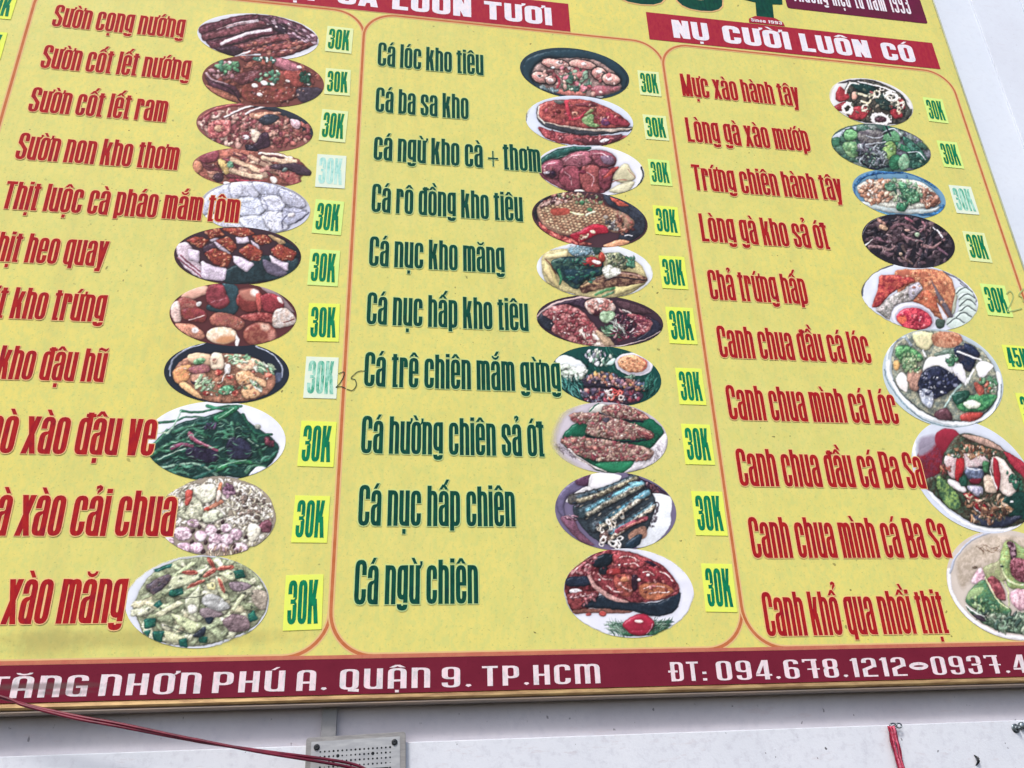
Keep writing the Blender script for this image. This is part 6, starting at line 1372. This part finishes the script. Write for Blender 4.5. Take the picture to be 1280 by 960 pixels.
for k, (cx, cz, w, h, tilt) in STICKER.items():
    mat = {'L4': 'sticker_white', 'L8': 'sticker_white', 'R3': 'sticker_white', 'R4': 'sticker_pale', 'L5': 'sticker_green', 'L6': 'sticker_green', 'L1': 'sticker_pale', 'L2': 'sticker_pale', 'L3': 'sticker_pale', 'M1': 'sticker_pale', 'M2': 'sticker_pale', 'M3': 'sticker_green', 'R1': 'sticker_green', 'R2': 'sticker_green', 'R5': 'sticker_green'}.get(k, 'sticker')
    inkm = {'L4': 'price_faded', 'L8': 'price_half', 'R3': 'price_half'}.get(k, 'price_green')
    lab = {'L4': 'price sticker bleached almost white', 'L8': 'price sticker with half-faded digits', 'R6': 'price sticker reading 45K'}.get(k)
    me = box_mesh(-w / 2, w / 2, -.0003, .0003, -h / 2, h / 2, .0001, 1)
    s = link('price_sticker', me, M[mat], SIGN, (cx, -.0012, cz), lab)
    s.rotation_euler = (0, -math.radians(tilt), 0)
    txt = '45K' if k == 'R6' else '30K'
    link('price_lettering', text_mesh(txt, PRICE, 0, w * .80, h * .80, .0016), [M[inkm], M['sticker_white'] if mat == 'sticker_white' else M['sticker']], s, (-w * .41, -.0006, -h * .395))

# biro corrections scribbled on the board -----------------------------------------
def pen(pts, w, mat):
    P = spline([(x, 0, z) for x, z in pts], 5)
    vs, fs = [], []
    for i, p in enumerate(P):
        t = (P[min(i + 1, len(P) - 1)] - P[max(i - 1, 0)]).normalized(); n = Vector((-t.z, 0, t.x)) * w / 2
        vs += [p + n, p - n]
        if i: fs.append((2 * i - 2, 2 * i - 1, 2 * i + 1, 2 * i))
    return vs, fs
def scribble(strokes, w, mat, y, label):
    vs, fs = [], []
    for st_ in strokes:
        v, f = pen(st_, w, mat); b = len(vs); vs += v; fs += [tuple(b + i for i in q) for q in f]
    link('handwriting', mesh_of(vs, fs), mat, SIGN, (0, y, 0), label)
scribble([[(-.143, .998), (-.127, 1.004), (-.129, .986), (-.139, .965), (-.148, .953), (-.134, .957), (-.12, .951)], [(-.062, 1.008), (-.080, 1.009), (-.092, 1.003), (-.106, .985), (-.094, .980), (-.090, .962), (-.100, .946), (-.117, .949)]], .0024, M['pen'], -.0019, 'number 25 scribbled in biro')
scribble([[(2.193, 1.402), (2.213, 1.417), (2.22, 1.397), (2.199, 1.363), (2.178, 1.336), (2.182, 1.33), (2.211, 1.338), (2.239, 1.346)], [(2.273, 1.43), (2.244, 1.402), (2.254, 1.393), (2.254, 1.373)]], .0045, M['pen_faint'], -.0022, 'faint pen scribble')

# ---------------------------------------------------------------- fittings on the wall below the board
tk = link('cable_trunking', box_mesh(-.0185, .0185, -.010, .0095, -.20, 0, .002), M['conduit'], None, (-.1165, .040, EYE + .130))
tk['label'] = 'flat grey cable trunking running down the wall from the board to the perforated plate'; tk['category'] = 'trunking'

PLATE = thing('perforated_plate', 'grey steel speaker plate full of small holes under the signboard', 'speaker plate', (-.0445, .0255, EYE - .068))
PLATE.rotation_euler = (0, -math.radians(1.6), 0)
def rbox(w, h, d, rad, y0, bev=.0012):
    bm = bmesh.new(); vs = []
    for cx, cz, a0 in ((w / 2 - rad, h / 2 - rad, 0), (-w / 2 + rad, h / 2 - rad, 90), (-w / 2 + rad, -h / 2 + rad, 180), (w / 2 - rad, -h / 2 + rad, 270)):
        for k in range(6): t = math.radians(a0 + 18 * k); vs.append(bm.verts.new((cx + rad * math.cos(t), y0, cz + rad * math.sin(t))))
    f = bm.faces.new(vs)
    r = bmesh.ops.extrude_face_region(bm, geom=[f])
    nv = [g for g in r['geom'] if isinstance(g, bmesh.types.BMVert)]
    for v in nv: v.co.y -= d
    top = [g for g in r['geom'] if isinstance(g, bmesh.types.BMFace)]
    bmesh.ops.bevel(bm, geom=list({e for f in top for e in f.edges}), offset=bev, segments=2, affect='EDGES')
    bmesh.ops.recalc_face_normals(bm, faces=bm.faces[:])
    me = bpy.data.meshes.new('plate'); bm.to_mesh(me); bm.free(); return me
link('housing', rbox(.243, .172, .017, .007, 0), M['steel'], PLATE)
link('face_plate', rbox(.216, .150, .0012, .002, -.0172, .0004), M['steel_face'], PLATE, (-.001, 0, .001))
def disc(r, d, seg=14, dome=0.0):
    vs, fs = [], []
    for j, (rr, y) in enumerate(((r, 0), (r, -d * .6), (r * .75, -d), (r * .2, -d + dome))):
        for k in range(seg): t = 2 * math.pi * k / seg; vs.append((rr * math.cos(t), y, rr * math.sin(t)))
    for j in range(3):
        for k in range(seg): fs.append((j * seg + k, j * seg + (k + 1) % seg, (j + 1) * seg + (k + 1) % seg, (j + 1) * seg + k))
    fs.append(tuple(3 * seg + k for k in range(seg)))
    me = mesh_of(vs, fs, 'disc', True); bm = bmesh.new(); bm.from_mesh(me); bmesh.ops.recalc_face_normals(bm, faces=bm.faces[:]); bm.to_mesh(me); bm.free(); return me
sc_ = disc(.0073, .004, 18, .0015); 
for x in (-.0955, .0935):
    for z in (.0635, -.0635):
        me = sc_
        o = bpy.data.objects.new('screw', me); COL.objects.link(o); o.parent = PLATE; o.location = (x, -.0185, z)
        if not me.materials: me.materials.append(M['black'])
vs, fs = [], []
rr = random.Random(4)
for j in range(10):
    for i in range(17):
        r = .0021 + rr.random() * .0006
        if (j, i) in ((1, 4), (2, 3), (1, 12), (2, 13), (4, 7)): r = .0042
        if rr.random() < .08: r *= .6
        cx, cz = -.0865 + i * .01058, .0525 - j * .0115
        b = len(vs)
        for k in range(8): t = math.pi * k / 4; vs.append((cx + r * math.cos(t), 0, cz + r * math.sin(t)))
        fs.append(tuple(range(b, b + 8)))
h = link('hole', mesh_of(vs, fs), M['hole'], PLATE, (0, -.01875, 0), kind='stuff')
link('black_bracket', rbox(.086, .05, .010, .002, -.0188), M['black'], PLATE, (.036, 0, -.0165))
link('white_tag', rbox(.020, .008, .001, .001, -.0290), M['label_white'], PLATE, (.050, 0, -.0005))

# red wire: two strands sagging across from the left
CAB = thing('red_wire', 'thin maroon twin wire sagging across the bottom left of the board', 'wire', (-.86, -.05, EYE + .122))
pts = [(-1.35, -.06, .245), (-1.1, -.055, .190), (-.863, -.05, .124), (-.804, -.05, .104), (-.690, -.05, .075), (-.591, -.05, .055), (-.431, -.05, .020), (-.278, -.045, -.010), (-.129, -.02, -.036), (-.052, -.004, -.052), (-.012, -.002, -.068)]
for q in (0, 1):
    P = spline(pts, 9)
    for i, v in enumerate(P):
        a = i * .085 + q * math.pi + 1.2
        amp = .0030 if i < 55 else .0044
        v.z += math.sin(a) * amp; v.y += math.cos(a) * .002
        v -= Vector((-.86, -.05, .122))
    link('strand', tube_mesh(P, .0036, 7), M['wire'], CAB)

# red cord tied to an eye screw
CORD = thing('frayed_rope', 'short bundle of frayed red cord hanging from a steel eye screw on the lower wall', 'rope', (1.405, .02, EYE - .006))
for i in range(6):
    ph = i * 1.05
    P = [Vector(((math.cos(ph) * .0078) * (1 + .25 * t) + .010 * t + .0016 * math.sin(9 * t + ph), -.004 - .003 * math.sin(ph) - .002, -.20 * t)) for t in [k / 16 for k in range(17)]]
    link('strand', tube_mesh(P, .0037, 6, lambda t, i=i: .8 + .3 * math.sin(t * 25 + i)), M['strap'] if i % 3 else M['strap_dark'], CORD)
kn = tube_mesh([(.006 + .0125 * math.cos(a), -.004 + .004 * math.sin(2 * a), -.118 + .004 * math.sin(a)) for a in [k * math.pi / 8 for k in range(17)]], .0048, 6)
link('knot', kn, M['strap_dark'], CORD)
EYE_S = thing('eye_screw', 'small steel eye screw holding the red cord', 'eye screw', (1.416, .02, EYE - .006))
link('ring', tube_mesh([(-.004 + .010 * math.cos(a), -.006, .0065 * math.sin(a)) for a in [k * math.pi / 8 for k in range(17)]], .0022, 6), M['bolt'], EYE_S)
link('ring', tube_mesh([(.012 + .008 * math.cos(a), -.008, .006 * math.sin(a)) for a in [k * math.pi / 8 for k in range(17)]], .0020, 6), M['bolt'], EYE_S)
link('shank', tube_mesh([(.004, .008, 0), (.004, -.006, 0)], .0025, 8), M['bolt'], EYE_S)

def bolt(x, z, label):
    t = thing('wall_bolt', label, 'bolt', (x, .026, EYE + z))
    link('washer', disc(.0125, .002, 16), M['bolt'], t)
    link('nut', disc(.0085, .007, 6), M['bolt'], t, (0, -.002, 0))
    link('sleeve', disc(.0105, .010, 12), M['bolt'], t, (.020, 0, .006))
    link('stud', disc(.0045, .010, 10), M['bolt'], t, (.001, -.008, .001))
bolt(1.795, -.024, 'zinc wall bolt with nut and sleeve right of the red cord')
nl = link('bent_nail', tube_mesh(spline([(0, .004, .013), (.003, -.004, .007), (.004, -.006, 0), (.002, -.004, -.007), (-.002, .003, -.014)], 4), .0030, 7, lambda t: .25 + 1.1 * math.sin(math.pi * min(max(t, .05), .95))), M['black'], None, (1.645, .024, EYE - .100))
nl['label'] = 'small curved black nail stub in the pale lower wall'; nl['category'] = 'nail'
